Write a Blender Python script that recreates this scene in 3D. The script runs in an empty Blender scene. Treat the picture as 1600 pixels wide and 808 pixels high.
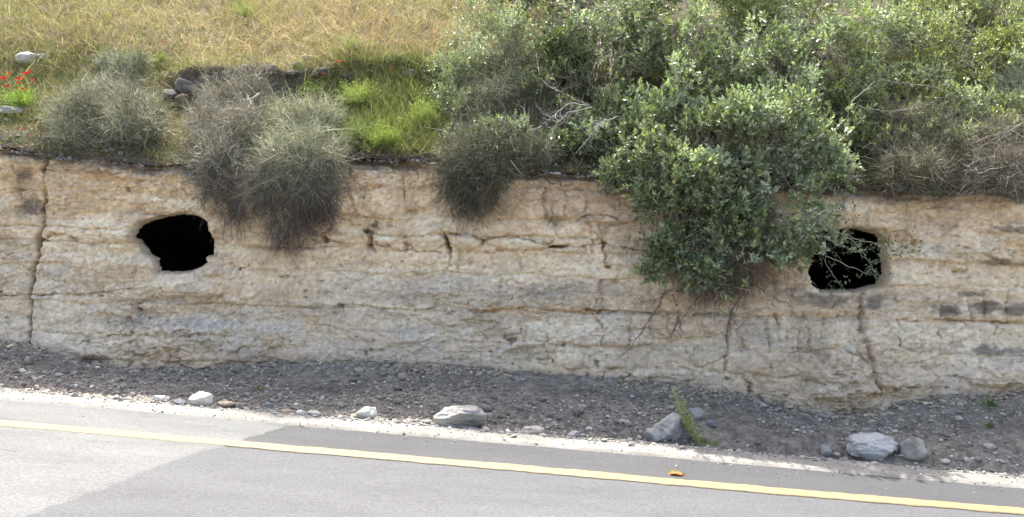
import bpy, bmesh, math, random
import numpy as np
from mathutils import Vector, Matrix

# ------------------------------------------------------------------ camera, sky, sun, exposure
F = 1500.0                      # focal length in photo pixels (photo 1600 x 808)
EYE = 1.65
PITCH = math.atan(54.0 / F)     # looks slightly down
SK = 0.109                      # the road runs slightly towards the camera on the right
sc = bpy.context.scene
cam_d = bpy.data.cameras.new('camera')
cam = bpy.data.objects.new('camera', cam_d)
sc.collection.objects.link(cam)
cam_d.sensor_width = 36.0
cam_d.lens = 36.0 * F / 1600.0
cam_d.clip_end = 2000.0
cam.location = (0, 0, EYE)
cam.rotation_euler = (math.pi / 2 - PITCH, 0, 0)
sc.camera = cam

SUN_EL, SUN_AZ = math.radians(58), math.radians(-10)   # azimuth from +Y (behind the bank), negative = from the left
w = bpy.data.worlds.new('World'); sc.world = w; w.use_nodes = True
nt = w.node_tree; nt.nodes.clear()
sky = nt.nodes.new('ShaderNodeTexSky'); sky.sky_type = 'NISHITA'; sky.sun_disc = False
sky.sun_elevation = SUN_EL; sky.sun_rotation = SUN_AZ
sky.air_density = 1.0; sky.dust_density = 6.0; sky.ozone_density = 0.2
bg = nt.nodes.new('ShaderNodeBackground'); bg.inputs[1].default_value = 0.125
wo = nt.nodes.new('ShaderNodeOutputWorld')
nt.links.new(sky.outputs[0], bg.inputs[0]); nt.links.new(bg.outputs[0], wo.inputs[0])

sun_d = bpy.data.lights.new('sun', 'SUN'); sun_d.energy = 3.7; sun_d.angle = math.radians(0.53)
sun_d.color = (1.0, 0.95, 0.87)
sun = bpy.data.objects.new('sun', sun_d); sc.collection.objects.link(sun)
sdir = Vector((math.sin(SUN_AZ) * math.cos(SUN_EL), math.cos(SUN_AZ) * math.cos(SUN_EL), math.sin(SUN_EL)))
sun.rotation_euler = sdir.to_track_quat('Z', 'Y').to_euler()

sc.view_settings.view_transform = 'Standard'
sc.view_settings.look = 'None'
sc.view_settings.exposure = 2.0
sc.view_settings.gamma = 1.0
sc.render.engine = 'CYCLES'
sc.cycles.max_bounces = 6
sc.cycles.diffuse_bounces = 4
sc.cycles.glossy_bounces = 2
sc.cycles.transmission_bounces = 3
sc.cycles.use_denoising = True

rng = np.random.default_rng(7)
random.seed(7)

# ------------------------------------------------------------------ noise
def _h(ix, iy, iz, seed):
    h = (ix.astype(np.int64) * 374761393 + iy.astype(np.int64) * 668265263 + iz.astype(np.int64) * 2147483647 + seed * 1274126177) & 0xFFFFFFFF
    h = ((h ^ (h >> 13)) * 1274126177) & 0xFFFFFFFF
    h = ((h ^ (h >> 16)) * 2246822519) & 0xFFFFFFFF
    return ((h ^ (h >> 15)) & 0xFFFFFF) / float(0xFFFFFF)
def vn2(x, y, seed=0):
    x = np.asarray(x, float); y = np.asarray(y, float)
    x, y = np.broadcast_arrays(x, y)
    ix = np.floor(x); iy = np.floor(y); fx = x - ix; fy = y - iy
    fx = fx * fx * (3 - 2 * fx); fy = fy * fy * (3 - 2 * fy)
    z = np.zeros_like(ix)
    a = _h(ix, iy, z, seed); b = _h(ix + 1, iy, z, seed); c = _h(ix, iy + 1, z, seed); d = _h(ix + 1, iy + 1, z, seed)
    return (a + (b - a) * fx + (c - a) * fy + (a - b - c + d) * fx * fy) * 2 - 1
def fbm2(x, y, oct=4, seed=0, gain=0.5):
    s = 0; a = 1; t = 0
    for i in range(oct):
        s = s + a * vn2(x * 2 ** i + 17.3 * i, y * 2 ** i - 9.1 * i, seed + i * 13); t += a; a *= gain
    return s / t
def vn3(x, y, z, seed=0):
    ix = np.floor(x); iy = np.floor(y); iz = np.floor(z); fx = x - ix; fy = y - iy; fz = z - iz
    fx = fx * fx * (3 - 2 * fx); fy = fy * fy * (3 - 2 * fy); fz = fz * fz * (3 - 2 * fz)
    def L(k):
        a = _h(ix, iy, iz + k, seed); b = _h(ix + 1, iy, iz + k, seed); c = _h(ix, iy + 1, iz + k, seed); d = _h(ix + 1, iy + 1, iz + k, seed)
        return a + (b - a) * fx + (c - a) * fy + (a - b - c + d) * fx * fy
    return (L(0) * (1 - fz) + L(1) * fz) * 2 - 1
def voronoi(x, y, seed=0, jit=0.9):
    """F1, F2 and the id (0..1) of the nearest cell"""
    ix = np.floor(x); iy = np.floor(y); z = np.zeros_like(ix)
    f1 = np.full(x.shape, 9.0); f2 = np.full(x.shape, 9.0); cid = np.zeros(x.shape)
    for dx in (-1, 0, 1):
        for dy in (-1, 0, 1):
            cx = ix + dx; cy = iy + dy
            px = cx + .5 + jit * (_h(cx, cy, z, seed) - .5); py = cy + .5 + jit * (_h(cx, cy, z, seed + 5) - .5)
            d = np.hypot(px - x, py - y); c = _h(cx, cy, z, seed + 9)
            n1 = d < f1
            f2 = np.where(n1, f1, np.minimum(f2, d)); cid = np.where(n1, c, cid); f1 = np.where(n1, d, f1)
    return f1, f2, cid
def sstep(a, b, x):
    t = np.clip((x - a) / (b - a), 0, 1); return t * t * (3 - 2 * t)

# ------------------------------------------------------------------ layout (photo pixel -> place)
QW = 9.1       # distance of the rock face, measured along q = y + SK * x
QE = 7.43       # where the rubble begins
QA = 7.13       # edge of the asphalt
def ray(px, py):
    dx = (px - 800) / F; dz = -(py - 404) / F
    c, s = math.cos(PITCH), math.sin(PITCH)
    return dx, c + dz * s, -s + dz * c
def at_q(px, py, q):
    dx, dy, dz = ray(px, py); t = q / (dy + SK * dx)
    return np.array([dx * t, dy * t, EYE + dz * t])
def to_px(x, y, z):
    c, s = math.cos(PITCH), math.sin(PITCH)
    zz = z - EYE; d = y * c - zz * s; u = y * s + zz * c
    return 800 + F * x / d, 404 - F * u / d

def curve_z(pts, q):
    a = np.array([at_q(x, y, q) for x, y in pts]); return a[:, 0], a[:, 2]
TOPX, TOPZ = curve_z([(-1500, 180), (0, 226), (100, 240), (250, 256), (400, 260), (550, 243), (680, 248), (800, 262), (1000, 276), (1300, 288), (1600, 296), (3000, 340)], QW)
BASX, BASZ = curve_z([(-1500, 480), (0, 536), (60, 545), (130, 566), (190, 574), (300, 580), (420, 568), (600, 569), (750, 576), (900, 592), (1050, 603), (1200, 624), (1270, 648), (1380, 646), (1470, 622), (1600, 616), (3000, 660)], QW - .1)
def ztop(x): return np.interp(x, TOPX, TOPZ)
def zbas(x): return np.interp(x, BASX, BASZ)
def zroad(x): return -0.062 * np.clip(x, -90, 90)

def ground(x, q):
    """height of road, shoulder and rubble bank, q up to the rock face"""
    zr = zroad(x); t = np.clip((q - QE) / (QW - .1 - QE), 0, 1.3)
    zb = zbas(x)
    f = 0.55 * t + 0.45 * t ** 2.2
    z = zr + (zb - zr) * f
    ditch = np.exp(-((q - QE - .42) / .22) ** 2) * (0.03 + 0.10 * sstep(-1.0, 2.5, x))
    return z - ditch
def bank(x, q):
    """height of the hillside behind the top of the rock face"""
    d = q - QW; dd = np.clip(d, -.2, None)
    stepm = sstep(-4.0, -3.5, x) * (1 - .7 * sstep(-2.3, -1.3, x))
    edge = 1.18 + .12 * fbm2(x * .9, x * 0 + 3, 3, 5)
    z = ztop(x) + .02 + .60 * np.minimum(dd, 1.2) + .36 * stepm * sstep(edge - .07, edge + .07, d) \
        + .36 * (1 - stepm) * sstep(.2, 2.2, d) + .60 * np.clip(dd - 1.2, 0, 7.5) + .12 * np.clip(dd - 8.7, 0, 200) \
        + .10 * sstep(0, .4, d) * fbm2(x * .8, q * .8, 3, 11) + .04 * sstep(0, .3, d) * fbm2(x * 4, q * 4, 3, 12)
    return z
def hit(fn, px, py, h=0.0, q0=5.0, q1=24.0):
    """point where the sight line through a photo pixel meets the surface fn raised by h"""
    dx, dy, dz = ray(px, py)
    q = np.linspace(q0, q1, 900); t = q / (dy + SK * dx)
    g = EYE + dz * t - (fn(dx * t, q) + h)
    k = np.where((g[:-1] > 0) & (g[1:] <= 0))[0]
    i = k[0] + g[k[0]] / (g[k[0]] - g[k[0] + 1]) if len(k) else (np.argmin(np.abs(g)))
    qq = q0 + (q1 - q0) * i / 899.0
    return at_q(px, py, qq)
def on_ground(px, py, h=0): return hit(ground, px, py, h, 3.0, QW - .05)
def on_bank(px, py, h=0): return hit(bank, px, py, h, QW, 24.0)

# ------------------------------------------------------------------ object helpers
def mesh_np(name, V, Fc, mat=None, parent=None, smooth=True, col=None, local=True):
    V = np.asarray(V, np.float32).reshape(-1, 3); Fc = np.asarray(Fc, np.int32)
    me = bpy.data.meshes.new(name); k = Fc.shape[1]; n = len(Fc)
    if parent is not None and local: V = V - np.array(parent.matrix_world.translation if False else parent.location, np.float32)
    me.vertices.add(len(V)); me.vertices.foreach_set('co', V.ravel())
    me.loops.add(n * k); me.loops.foreach_set('vertex_index', Fc.ravel())
    me.polygons.add(n); me.polygons.foreach_set('loop_start', np.arange(0, n * k, k, dtype=np.int32))
    me.polygons.foreach_set('loop_total', np.full(n, k, np.int32))
    me.polygons.foreach_set('use_smooth', np.full(n, smooth))
    me.update(calc_edges=True)
    if col is not None:
        c = np.ones((len(V), 4), np.float32); c[:, :3] = col
        at = me.color_attributes.new('col', 'FLOAT_COLOR', 'POINT'); at.data.foreach_set('color', c.ravel())
    if mat: me.materials.append(mat)
    o = bpy.data.objects.new(name, me); sc.collection.objects.link(o)
    if parent is not None: o.parent = parent
    return o
def link_pos(o, loc): o.location = loc
def thing(name, label, cat, loc, group=None):
    o = bpy.data.objects.new(name, None); sc.collection.objects.link(o)
    o.location = [float(v) for v in loc]; o.empty_display_size = .1
    o['label'] = label; o['category'] = cat
    if group: o['group'] = group
    return o
def tag(o, label=None, cat=None, group=None, kind=None):
    if label: o['label'] = label
    if cat: o['category'] = cat
    if group: o['group'] = group
    if kind: o['kind'] = kind
    return o

# ------------------------------------------------------------------ materials
def mat(name):
    m = bpy.data.materials.new(name); m.use_nodes = True
    n = m.node_tree; b = n.nodes['Principled BSDF']; return m, n, b
def noise_node(n, scale, detail=6, rough=.6, vec=None, w=None):
    t = n.nodes.new('ShaderNodeTexNoise'); t.inputs['Scale'].default_value = scale
    t.inputs['Detail'].default_value = detail; t.inputs['Roughness'].default_value = rough
    if vec is not None: n.links.new(vec, t.inputs['Vector'])
    return t
def ramp(n, fac, stops):
    r = n.nodes.new('ShaderNodeValToRGB'); e = r.color_ramp.elements
    while len(e) < len(stops): e.new(.5)
    for k, (p, c) in enumerate(stops):
        e[k].position = p; e[k].color = (*c, 1)
    n.links.new(fac, r.inputs[0]); return r
def geo_pos(n):
    return n.nodes.new('ShaderNodeNewGeometry').outputs['Position']
def mapping(n, vec, scale=(1, 1, 1), rot=(0, 0, 0)):
    m = n.nodes.new('ShaderNodeMapping'); m.inputs['Scale'].default_value = scale; m.inputs['Rotation'].default_value = rot
    n.links.new(vec, m.inputs['Vector']); return m.outputs[0]
def bump(n, b, height, strength=.5, dist=.01, prev=None):
    u = n.nodes.new('ShaderNodeBump'); u.inputs['Strength'].default_value = strength; u.inputs['Distance'].default_value = dist
    n.links.new(height, u.inputs['Height'])
    if prev is not None: n.links.new(prev.outputs[0], u.inputs['Normal'])
    n.links.new(u.outputs[0], b.inputs['Normal']); return u
def mix(n, mode, fac, a, b_):
    m = n.nodes.new('ShaderNodeMix'); m.data_type = 'RGBA'; m.blend_type = mode
    if isinstance(fac, float): m.inputs[0].default_value = fac
    else: n.links.new(fac, m.inputs[0])
    for k, v in ((6, a), (7, b_)):
        if isinstance(v, tuple): m.inputs[k].default_value = (*v, 1)
        else: n.links.new(v, m.inputs[k])
    return m.outputs[2]

def mat_vcol(name, rough=.9, var=.25, nscale=40, bstr=.5, bdist=.006, spec=.2):
    m, n, b = mat(name)
    a = n.nodes.new('ShaderNodeAttribute'); a.attribute_name = 'col'
    p = geo_pos(n)
    t = noise_node(n, nscale, 5, .65, p)
    r = ramp(n, t.outputs[0], [(.25, (1 - var,) * 3), (.5, (1, 1, 1)), (.75, (1 + var,) * 3)])
    c = mix(n, 'MULTIPLY', 1.0, a.outputs[0], r.outputs[0])
    n.links.new(c, b.inputs['Base Color'])
    b.inputs['Roughness'].default_value = rough; b.inputs['Specular IOR Level'].default_value = spec
    t2 = noise_node(n, nscale * 3, 4, .7, p)
    u = bump(n, b, t2.outputs[0], bstr, bdist)
    return m
M_rock = mat_vcol('limestone', .95, .30, 24, .8, .008, .15)
M_stone = mat_vcol('pale_stone', .9, .18, 45, .6, .006, .2)
M_gravel = mat_vcol('gravel_stone', .9, .15, 60, .3, .004, .2)
M_soil = mat_vcol('soil', .95, .35, 25, .8, .02, .1)

def mat_asphalt():
    m, n, b = mat('asphalt')
    a = n.nodes.new('ShaderNodeAttribute'); a.attribute_name = 'col'
    p = geo_pos(n)
    agg = noise_node(n, 48, 5, .9, p)
    r = ramp(n, agg.outputs[0], [(.32, (.55, .55, .56)), (.5, (1, 1, 1)), (.66, (1.4, 1.4, 1.38))])
    c = mix(n, 'MULTIPLY', 1.0, a.outputs[0], r.outputs[0])
    v = n.nodes.new('ShaderNodeTexVoronoi'); v.inputs['Scale'].default_value = 55; n.links.new(p, v.inputs['Vector'])
    pit = ramp(n, v.outputs['Distance'], [(.05, (.42, .42, .43)), (.14, (1, 1, 1))])
    sel = noise_node(n, 6, 4, .6, p); sr = ramp(n, sel.outputs[0], [(.35, (0, 0, 0)), (.6, (1, 1, 1))])
    c = mix(n, 'MULTIPLY', sr.outputs[0], c, pit.outputs[0])
    big = noise_node(n, 1.2, 5, .6, mapping(n, p, (1, 3, 1), (0, 0, -.1)))
    rb = ramp(n, big.outputs[0], [(.3, (.88, .88, .89)), (.7, (1.1, 1.1, 1.1))])
    c = mix(n, 'MULTIPLY', 1.0, c, rb.outputs[0])
    n.links.new(c, b.inputs['Base Color']); b.inputs['Roughness'].default_value = .85
    b.inputs['Specular IOR Level'].default_value = .25
    bump(n, b, agg.outputs[0], .6, .006); return m
M_asphalt = mat_asphalt()

def mat_paint():
    m, n, b = mat('yellow_road_paint')
    p = geo_pos(n)
    t = noise_node(n, 38, 6, .8, p)
    r = ramp(n, t.outputs[0], [(.36, (.075, .075, .07)), (.44, (.145, .115, .055)), (.54, (.176, .137, .056)), (.75, (.190, .155, .075))])
    n.links.new(r.outputs[0], b.inputs['Base Color']); b.inputs['Roughness'].default_value = .7
    bump(n, b, t.outputs[0], .5, .004); return m
M_paint = mat_paint()

def mat_leaf(name, rough=.38, trans=.25, spec=.6, tcol=(1, 1, 1)):
    """colour per leaf from the vertex colour; thin leaves let some light through"""
    m, n, b = mat(name)
    a = n.nodes.new('ShaderNodeAttribute'); a.attribute_name = 'col'
    n.links.new(a.outputs[0], b.inputs['Base Color'])
    b.inputs['Roughness'].default_value = rough; b.inputs['Specular IOR Level'].default_value = spec
    tr = n.nodes.new('ShaderNodeBsdfTranslucent'); c = mix(n, 'MULTIPLY', 1.0, a.outputs[0], tcol)
    n.links.new(c, tr.inputs[0])
    mx = n.nodes.new('ShaderNodeMixShader'); mx.inputs[0].default_value = trans
    out = n.nodes['Material Output']
    n.links.new(b.outputs[0], mx.inputs[1]); n.links.new(tr.outputs[0], mx.inputs[2]); n.links.new(mx.outputs[0], out.inputs[0])
    return m
M_leaf = mat_leaf('leathery_leaf', .42, .16, .5, (1.2, 1.4, .6))
M_twig = mat_leaf('dry_twig', .7, .08, .3)
M_grass = mat_leaf('grass_blade', .6, .35, .3, (1.2, 1.15, .7))
M_petal = mat_leaf('poppy_petal', .6, .35, .2, (1.4, .6, .5))
M_bark = mat_vcol('bark', .85, .3, 80, .5, .004, .2)

# ------------------------------------------------------------------ the rock face
H_GRID = 0.0115
def build_wall():
    xs = np.arange(-6.6, 6.6, H_GRID); ns = 262
    X, S = np.meshgrid(xs, np.linspace(0, 1, ns), indexing='ij')
    z0 = zbas(X) - .18; z1 = ztop(X)
    z1 = z1 + .06 * fbm2(X * 2.6, X * 0, 5, 3, .6) - .02
    top = .93                                   # last part of the grid folds back under the soil
    sv = np.clip(S / top, 0, 1); sb = np.clip((S - top) / (1 - top), 0, 1)
    Z = z0 + (z1 - z0) * sv
    hh = (Z - z0) / (z1 - z0)
    Yp = QW - SK * X
    PX, PY = to_px(X, Yp, Z)
    # warp used by joints
    wx = 7 * fbm2(PX / 30, PY / 30, 3, 21) + 4.0 * fbm2(PX / 8, PY / 8, 3, 22)
    wy = 6 * fbm2(PX / 40, PY / 20, 3, 23) + 4.0 * fbm2(PX / 8, PY / 7, 3, 24)
    GX, GY = PX + wx, PY + wy
    d = .055 * fbm2(X * 1.1, Z * 1.6, 4, 1) + .07 * (1 - sstep(.0, .35, hh)) - .03 * sstep(.8, 1, hh)
    # bedding layers: each bed stands a little proud of or behind its neighbours
    bed = PY - .024 * (PX - 800) + 4 * fbm2(PX / 160, PX * 0 + 1, 3, 31) + 4 * fbm2(PX / 26, PY / 26, 5, 33, .7) + 5 * fbm2(PX / 70, PX * 0, 2, 34)
    lines = [200, 262, 296, 345, 372, 394, 432, 487, 538, 574, 612, 640]
    off = np.zeros_like(X); crev = np.zeros_like(X)
    for i, b in enumerate(lines):
        o = (.036 if b < 487 else .022) * fbm2(X * 1.4, X * 0 + i * 3.7, 3, 40 + i)
        if i: off = off + (o - prev) * sstep(b - 1.6, b + 1.6, bed)
        else: off = off + o
        prev = o
        gate = sstep(.0, .35, fbm2(X * 1.1, X * 0 + i, 3, 80 + i) + (.35 if b in (372, 394, 487) else -.05))
        crev += 1.25 * gate * np.exp(-((bed - b) / 1.3) ** 2) * (.028 if b in (372, 394, 487) else .014)
    d += off - crev
    d += .006 * vn2(PX / 40, bed / 6, 61) * sstep(.1, .5, vn2(X * .8, Z * 2, 62))
    # upright joints cut each bed into blocks, each a little proud, sunk or tilted
    rj = np.random.default_rng(12)
    for i in range(1, len(lines)):
        xj = -120 + np.cumsum(rj.uniform(24, 90, 60) * rj.choice([.5, 1, 1.7], 60)); ro = rj.normal(0, 1, 61); rt = rj.normal(0, 1, 61); rw = rj.random(61)
        inb = (bed >= lines[i - 1]) & (bed < lines[i])
        gx = (PX + 5 * fbm2(PX / 11, PY / 11, 4, 140, .6) + 9 * fbm2(PX / 60, PY / 14, 3, 141 + i))[inb]
        j = np.clip(np.searchsorted(xj, gx), 1, 59); lo = xj[j - 1]; hi = xj[j]; t = (gx - lo) / (hi - lo)
        cen = .5 * (lines[i - 1] + lines[i]); vv = (bed[inb] - cen) / (lines[i] - lines[i - 1])
        g = .2 + .8 * sstep(-.15, .3, fbm2(X * .7, Z * 1.3, 3, 142)[inb])
        edge = np.minimum(t, 1 - t) * (hi - lo); cap = np.minimum(edge, (.5 - np.abs(vv)) * (lines[i] - lines[i - 1]))
        dep = np.where(t < .5, rw[j - 1], rw[j]); dep = sstep(.5, 1.0, dep)
        d[inb] += g * (.016 * ro[j] + .022 * rt[j] * (t - .5) + .014 * ro[j - 1] * vv + .014 * sstep(0, 6, cap)) - g * .030 * dep * np.exp(-(edge / 1.1) ** 2)
    # fractured blocks
    fr = sstep(-.25, .35, fbm2(X * .55, Z * 1.2, 3, 71) + .25 * sstep(900, 1200, PX) - .2 * sstep(430, 480, PY) * (1 - sstep(1000, 1200, PX)))
    f1, f2, cid = voronoi(GX / 52, GY / 27, 72)
    d += fr * ((cid - .5) * .028 - .010 * np.exp(-((f2 - f1) / .05) ** 2))
    f1b, f2b, cidb = voronoi(GX / 21, GY / 11, 73)
    cr2 = sstep(.0, .4, fbm2(X * .9 + 5, Z * 1.5, 3, 74))
    base_l = np.exp(-((PX - 290) / 160) ** 2) * sstep(500, 520, PY)
    base_r = np.exp(-((PX - 1310) / 90) ** 2) * sstep(535, 580, PY)
    topz = sstep(300, 262, PY - .03 * PX + 10)
    cr2 = np.clip(cr2 * .7 + base_l + base_r + topz * .8, 0, 1.4)
    d += cr2 * ((cidb - .5) * .035 - .012 * np.exp(-((f2b - f1b) / .09) ** 2))
    d += base_l * .10 * (.6 + fbm2(X * 3, Z * 4, 3, 75)) + base_r * .12 * (.6 + fbm2(X * 3, Z * 4, 3, 76))
    # lumps, hollows
    def ell(x, y, rx, ry, warp=1.0):
        return ((GX - x) * warp / rx) ** 2 + ((GY - y) / ry) ** 2
    for x, y, rx, ry, h in [(602, 368, 26, 20, .10), (668, 372, 30, 21, .12), (727, 378, 26, 14, .10), (808, 381, 50, 12, .09), (540, 368, 34, 12, .03),
                            (572, 275, 26, 14, .07), (600, 315, 28, 24, .07), (663, 300, 24, 30, .06), (565, 315, 14, 20, .05), (185, 362, 34, 18, .10), (190, 385, 22, 8, .05),
                            (700, 405, 60, 9, .03), (880, 390, 24, 8, .05), (870, 505, 40, 30, -.02), (1460, 395, 40, 18, .04), (1380, 340, 30, 26, .03),
                            (225, 540, 60, 16, .05), (150, 550, 30, 12, .05), (150, 430, 40, 16, .03), (370, 520, 60, 20, .02),
                            (1345, 608, 30, 9, .10), (1290, 612, 34, 16, .07), (1270, 575, 22, 20, .06), (1315, 560, 26, 18, .05), (1010, 360, 40, 20, -.03),
                            (1500, 440, 60, 14, .03), (640, 440, 120, 22, .015), (300, 450, 70, 18, .03), (1560, 590, 60, 16, .05), (1430, 590, 50, 18, .05),
                            (45, 300, 24, 40, -.05), (262, 480, 50, 10, .03), (760, 255, 60, 8, .05), (460, 555, 40, 12, .03)]:
        d += h * np.clip(1 - ell(x, y, rx, ry), 0, 1) ** .7
    for x, y, rx, ry, h in [(872, 384, 15, 4, .14), (858, 376, 10, 3, .06), (576, 377, 5, 12, .10), (507, 377, 5, 6, .10), (82, 368, 16, 3, .05), (112, 371, 6, 3, .06), (698, 382, 3, 14, .10),
                            (752, 382, 3, 5, .06), (636, 388, 4, 6, .05), (944, 383, 3, 7, .06), (952, 415, 6, 3, .07), (930, 487, 14, 2, .06), (1430, 380, 6, 4, .06), (870, 345, 24, 7, .04),
                            (958, 574, 8, 2, .04), (983, 587, 10, 3, .05), (850, 560, 10, 2, .03), (1398, 607, 3, 3, .05), (1420, 605, 5, 2, .05), (1490, 587, 3, 2, .05), (1476, 603, 2, 2, .05),
                            (1500, 425, 10, 2, .05), (270, 590, 4, 4, .04), (1060, 500, 3, 16, .03), (640, 335, 12, 4, .04), (235, 330, 30, 8, .03), (150, 330, 30, 8, .015)]:
        e = ell(x, y, rx, ry); d -= 1.7 * h * np.exp(-e ** 1.5)
    # joints and cracks traced as polylines
    def pl(pts, w, dep):
        nonlocal d, dirt
        dist = np.full(X.shape, 1e9)
        x0 = min(p[0] for p in pts) - 30; x1 = max(p[0] for p in pts) + 30; y0 = min(p[1] for p in pts) - 30; y1 = max(p[1] for p in pts) + 30
        mk = (PX > x0) & (PX < x1) & (PY > y0) & (PY < y1)
        gx, gy = GX[mk], GY[mk]; dm = np.full(gx.shape, 1e9)
        for (ax, ay), (bx, by) in zip(pts[:-1], pts[1:]):
            L = (bx - ax) ** 2 + (by - ay) ** 2 + 1e-6
            t = np.clip(((gx - ax) * (bx - ax) + (gy - ay) * (by - ay)) / L, 0, 1)
            dm = np.minimum(dm, np.hypot(gx - ax - t * (bx - ax), gy - ay - t * (by - ay)))
        ww = w * (.7 + .5 * (fbm2(gx / 12, gy / 12, 2, 91) + .4))
        ww = np.maximum(ww * .8, .6)
        gap = sstep(-.45, .25, fbm2(gx / 18 + w * 7, gy / 18, 3, 93)) * .8 + .2
        d[mk] -= dep * gap * np.exp(-(dm / ww) ** 2) - .25 * dep * gap * (sstep(-6, 6, gx - gy * .3 - (pts[0][0] - pts[0][1] * .3)) - .5) * np.exp(-(dm / 9) ** 2)
        dirt[mk] = np.maximum(dirt[mk], np.exp(-(dm / (ww * 1.1)) ** 2) * min(1, dep / .05) * gap)
    dirt = np.zeros_like(X)
    C = [([(66, 215), (64, 280), (63, 335), (56, 365), (55, 410), (50, 450), (47, 475), (48, 505), (50, 536)], 3.6, .22),
         ([(15, 240), (24, 280), (30, 310), (58, 340)], 1.6, .04), ([(24, 295), (58, 297)], 1.2, .03), ([(40, 424), (55, 418)], 1.4, .05),
         ([(-40, 458), (0, 460), (45, 462), (85, 458), (140, 460), (205, 452)], 1.5, .05), ([(205, 400), (212, 440), (205, 500), (208, 520)], 1.2, .02),
         ([(400, 490), (470, 480), (560, 481), (660, 485), (730, 488), (800, 488), (880, 489), (935, 487)], 1.5, .03),
         ([(935, 487), (1040, 492), (1160, 494), (1240, 496), (1340, 497), (1470, 503), (1640, 506)], 1.5, .04),
         ([(500, 380), (560, 378), (590, 386), (640, 392), (690, 394)], 1.3, .035), ([(566, 360), (578, 376), (579, 392)], 2, .06),
         ([(628, 362), (636, 382), (650, 393)], 1.4, .045), ([(697, 362), (698, 385), (703, 400), (703, 418), (696, 428)], 1.8, .06),
         ([(700, 366), (735, 368), (752, 380), (780, 370), (820, 372), (862, 382), (905, 388), (945, 380), (990, 390), (1030, 392)], 1.5, .05),
         ([(703, 392), (752, 396), (800, 390), (850, 388)], 1.1, .025), ([(818, 278), (845, 279), (870, 288), (892, 291)], 1.5, .05),
         ([(900, 345), (915, 338), (950, 337), (966, 346), (972, 358)], 1.6, .05), ([(862, 270), (864, 320), (858, 350), (848, 380)], 1.1, .03),
         ([(576, 285), (573, 330)], 1.2, .035), ([(636, 262), (630, 290), (636, 320), (642, 340)], 1.4, .04), ([(542, 285), (552, 320), (568, 345)], 1.3, .03),
         ([(590, 340), (620, 345), (650, 340), (700, 350), (760, 345)], 1.1, .02), ([(545, 262), (600, 262), (640, 258), (690, 262)], 1.5, .04),
         ([(547, 430), (545, 470)], 1, .02), ([(536, 487), (538, 510)], 1, .02), ([(645, 487), (644, 510)], 1.1, .025), ([(656, 400), (655, 470)], .8, .015),
         ([(452, 430), (448, 480), (450, 520)], 1, .02), ([(934, 365), (945, 385), (950, 415)], 1.6, .05), ([(936, 470), (932, 495), (946, 520), (938, 540)], 1.6, .04),
         ([(1050, 455), (1056, 480), (1060, 512), (1052, 530)], 1.6, .05), ([(1100, 495), (1095, 530)], 1, .02), ([(1142, 485), (1134, 515), (1133, 545), (1128, 578)], 2, .06),
         ([(1172, 500), (1170, 522)], 1.2, .035), ([(1186, 500), (1188, 525)], 1.2, .03), ([(1212, 425), (1213, 465), (1212, 495), (1220, 540)], 2, .05), ([(1230, 495), (1231, 530)], 1.2, .03),
         ([(1284, 465), (1288, 500), (1285, 530)], 1.4, .04), ([(1302, 475), (1302, 520)], 1, .025), ([(1345, 470), (1347, 505), (1360, 545), (1364, 590), (1375, 622)], 4.5, .06),
         ([(1406, 465), (1409, 505), (1408, 545)], 1.5, .04), ([(1469, 480), (1470, 530)], 1.4, .035), ([(1514, 468), (1521, 510), (1518, 535)], 2.2, .04), ([(1555, 503), (1556, 545)], 1.5, .05),
         ([(1384, 376), (1400, 384), (1440, 380)], 1.3, .03), ([(1500, 386), (1540, 402), (1580, 412), (1640, 414)], 1.8, .04), ([(1430, 350), (1432, 378)], 1.2, .03), ([(1418, 300), (1420, 330)], 1, .02),
         ([(1250, 500), (1249, 545), (1262, 585)], 1.4, .03), ([(1180, 440), (1190, 470)], 1.3, .03), ([(740, 500), (738, 545)], .9, .015), ([(70, 262), (160, 270), (250, 268), (300, 262)], 1.6, .03),
         ([(350, 420), (352, 470), (345, 500)], .9, .015), ([(130, 540), (180, 520), (260, 528), (330, 520)], 1.4, .035), ([(1380, 510), (1378, 560)], 1, .02),
         ([(1400, 545), (1470, 552), (1540, 560), (1600, 566)], 1.2, .02), ([(1240, 540), (1320, 545), (1345, 560), (1375, 590)], 1.6, .04)]
    for c in C: pl(*c)
    # random thin cracks
    rr = np.random.default_rng(3)
    for _ in range(90):
        x = rr.uniform(-60, 1660); y = rr.uniform(270, 610)
        if rr.random() < .55: pts = [(x, y)]; [pts.append((pts[-1][0] + rr.normal(0, 4), pts[-1][1] + rr.uniform(6, 16))) for _ in range(rr.integers(1, 4))]
        else: pts = [(x, y)]; [pts.append((pts[-1][0] + rr.uniform(8, 22), pts[-1][1] + rr.normal(0, 3))) for _ in range(rr.integers(1, 4))]
        pl(pts, rr.uniform(.6, 1.1), rr.uniform(.01, .028))
    # grain
    rough = .5 + .9 * sstep(-.3, .5, fbm2(X * 1.3, Z * 2.2, 3, 97))
    d += .024 * fbm2(X * 3.5, Z * 5, 5, 98, .55) * rough + .018 * fbm2(X * 11, Z * 16, 4, 95, .65) * rough 
    tt = 7 * fbm2(X * 1.6 + .35 * fbm2(X * 5, Z * 5, 3, 150), Z * 3.6 + .25 * fbm2(X * 5, Z * 9, 3, 151), 5, 152, .58)
    d += .020 * rough * (np.floor(tt) + sstep(.82, 1.0, tt - np.floor(tt)) - tt * .35)
    f1c, f2c, cidc = voronoi((GX + 3 * fbm2(PX / 5, PY / 5, 2, 120)) / 13, (GY + 3 * fbm2(PX / 5, PY / 5, 2, 121)) / 7.5, 122)
    crm = np.clip(sstep(.05, .35, fbm2(X * 1.7, Z * 3, 4, 123)) * .7 + cr2 * .5, 0, 1)
    d += crm * (cidc - .5) * .026
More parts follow.
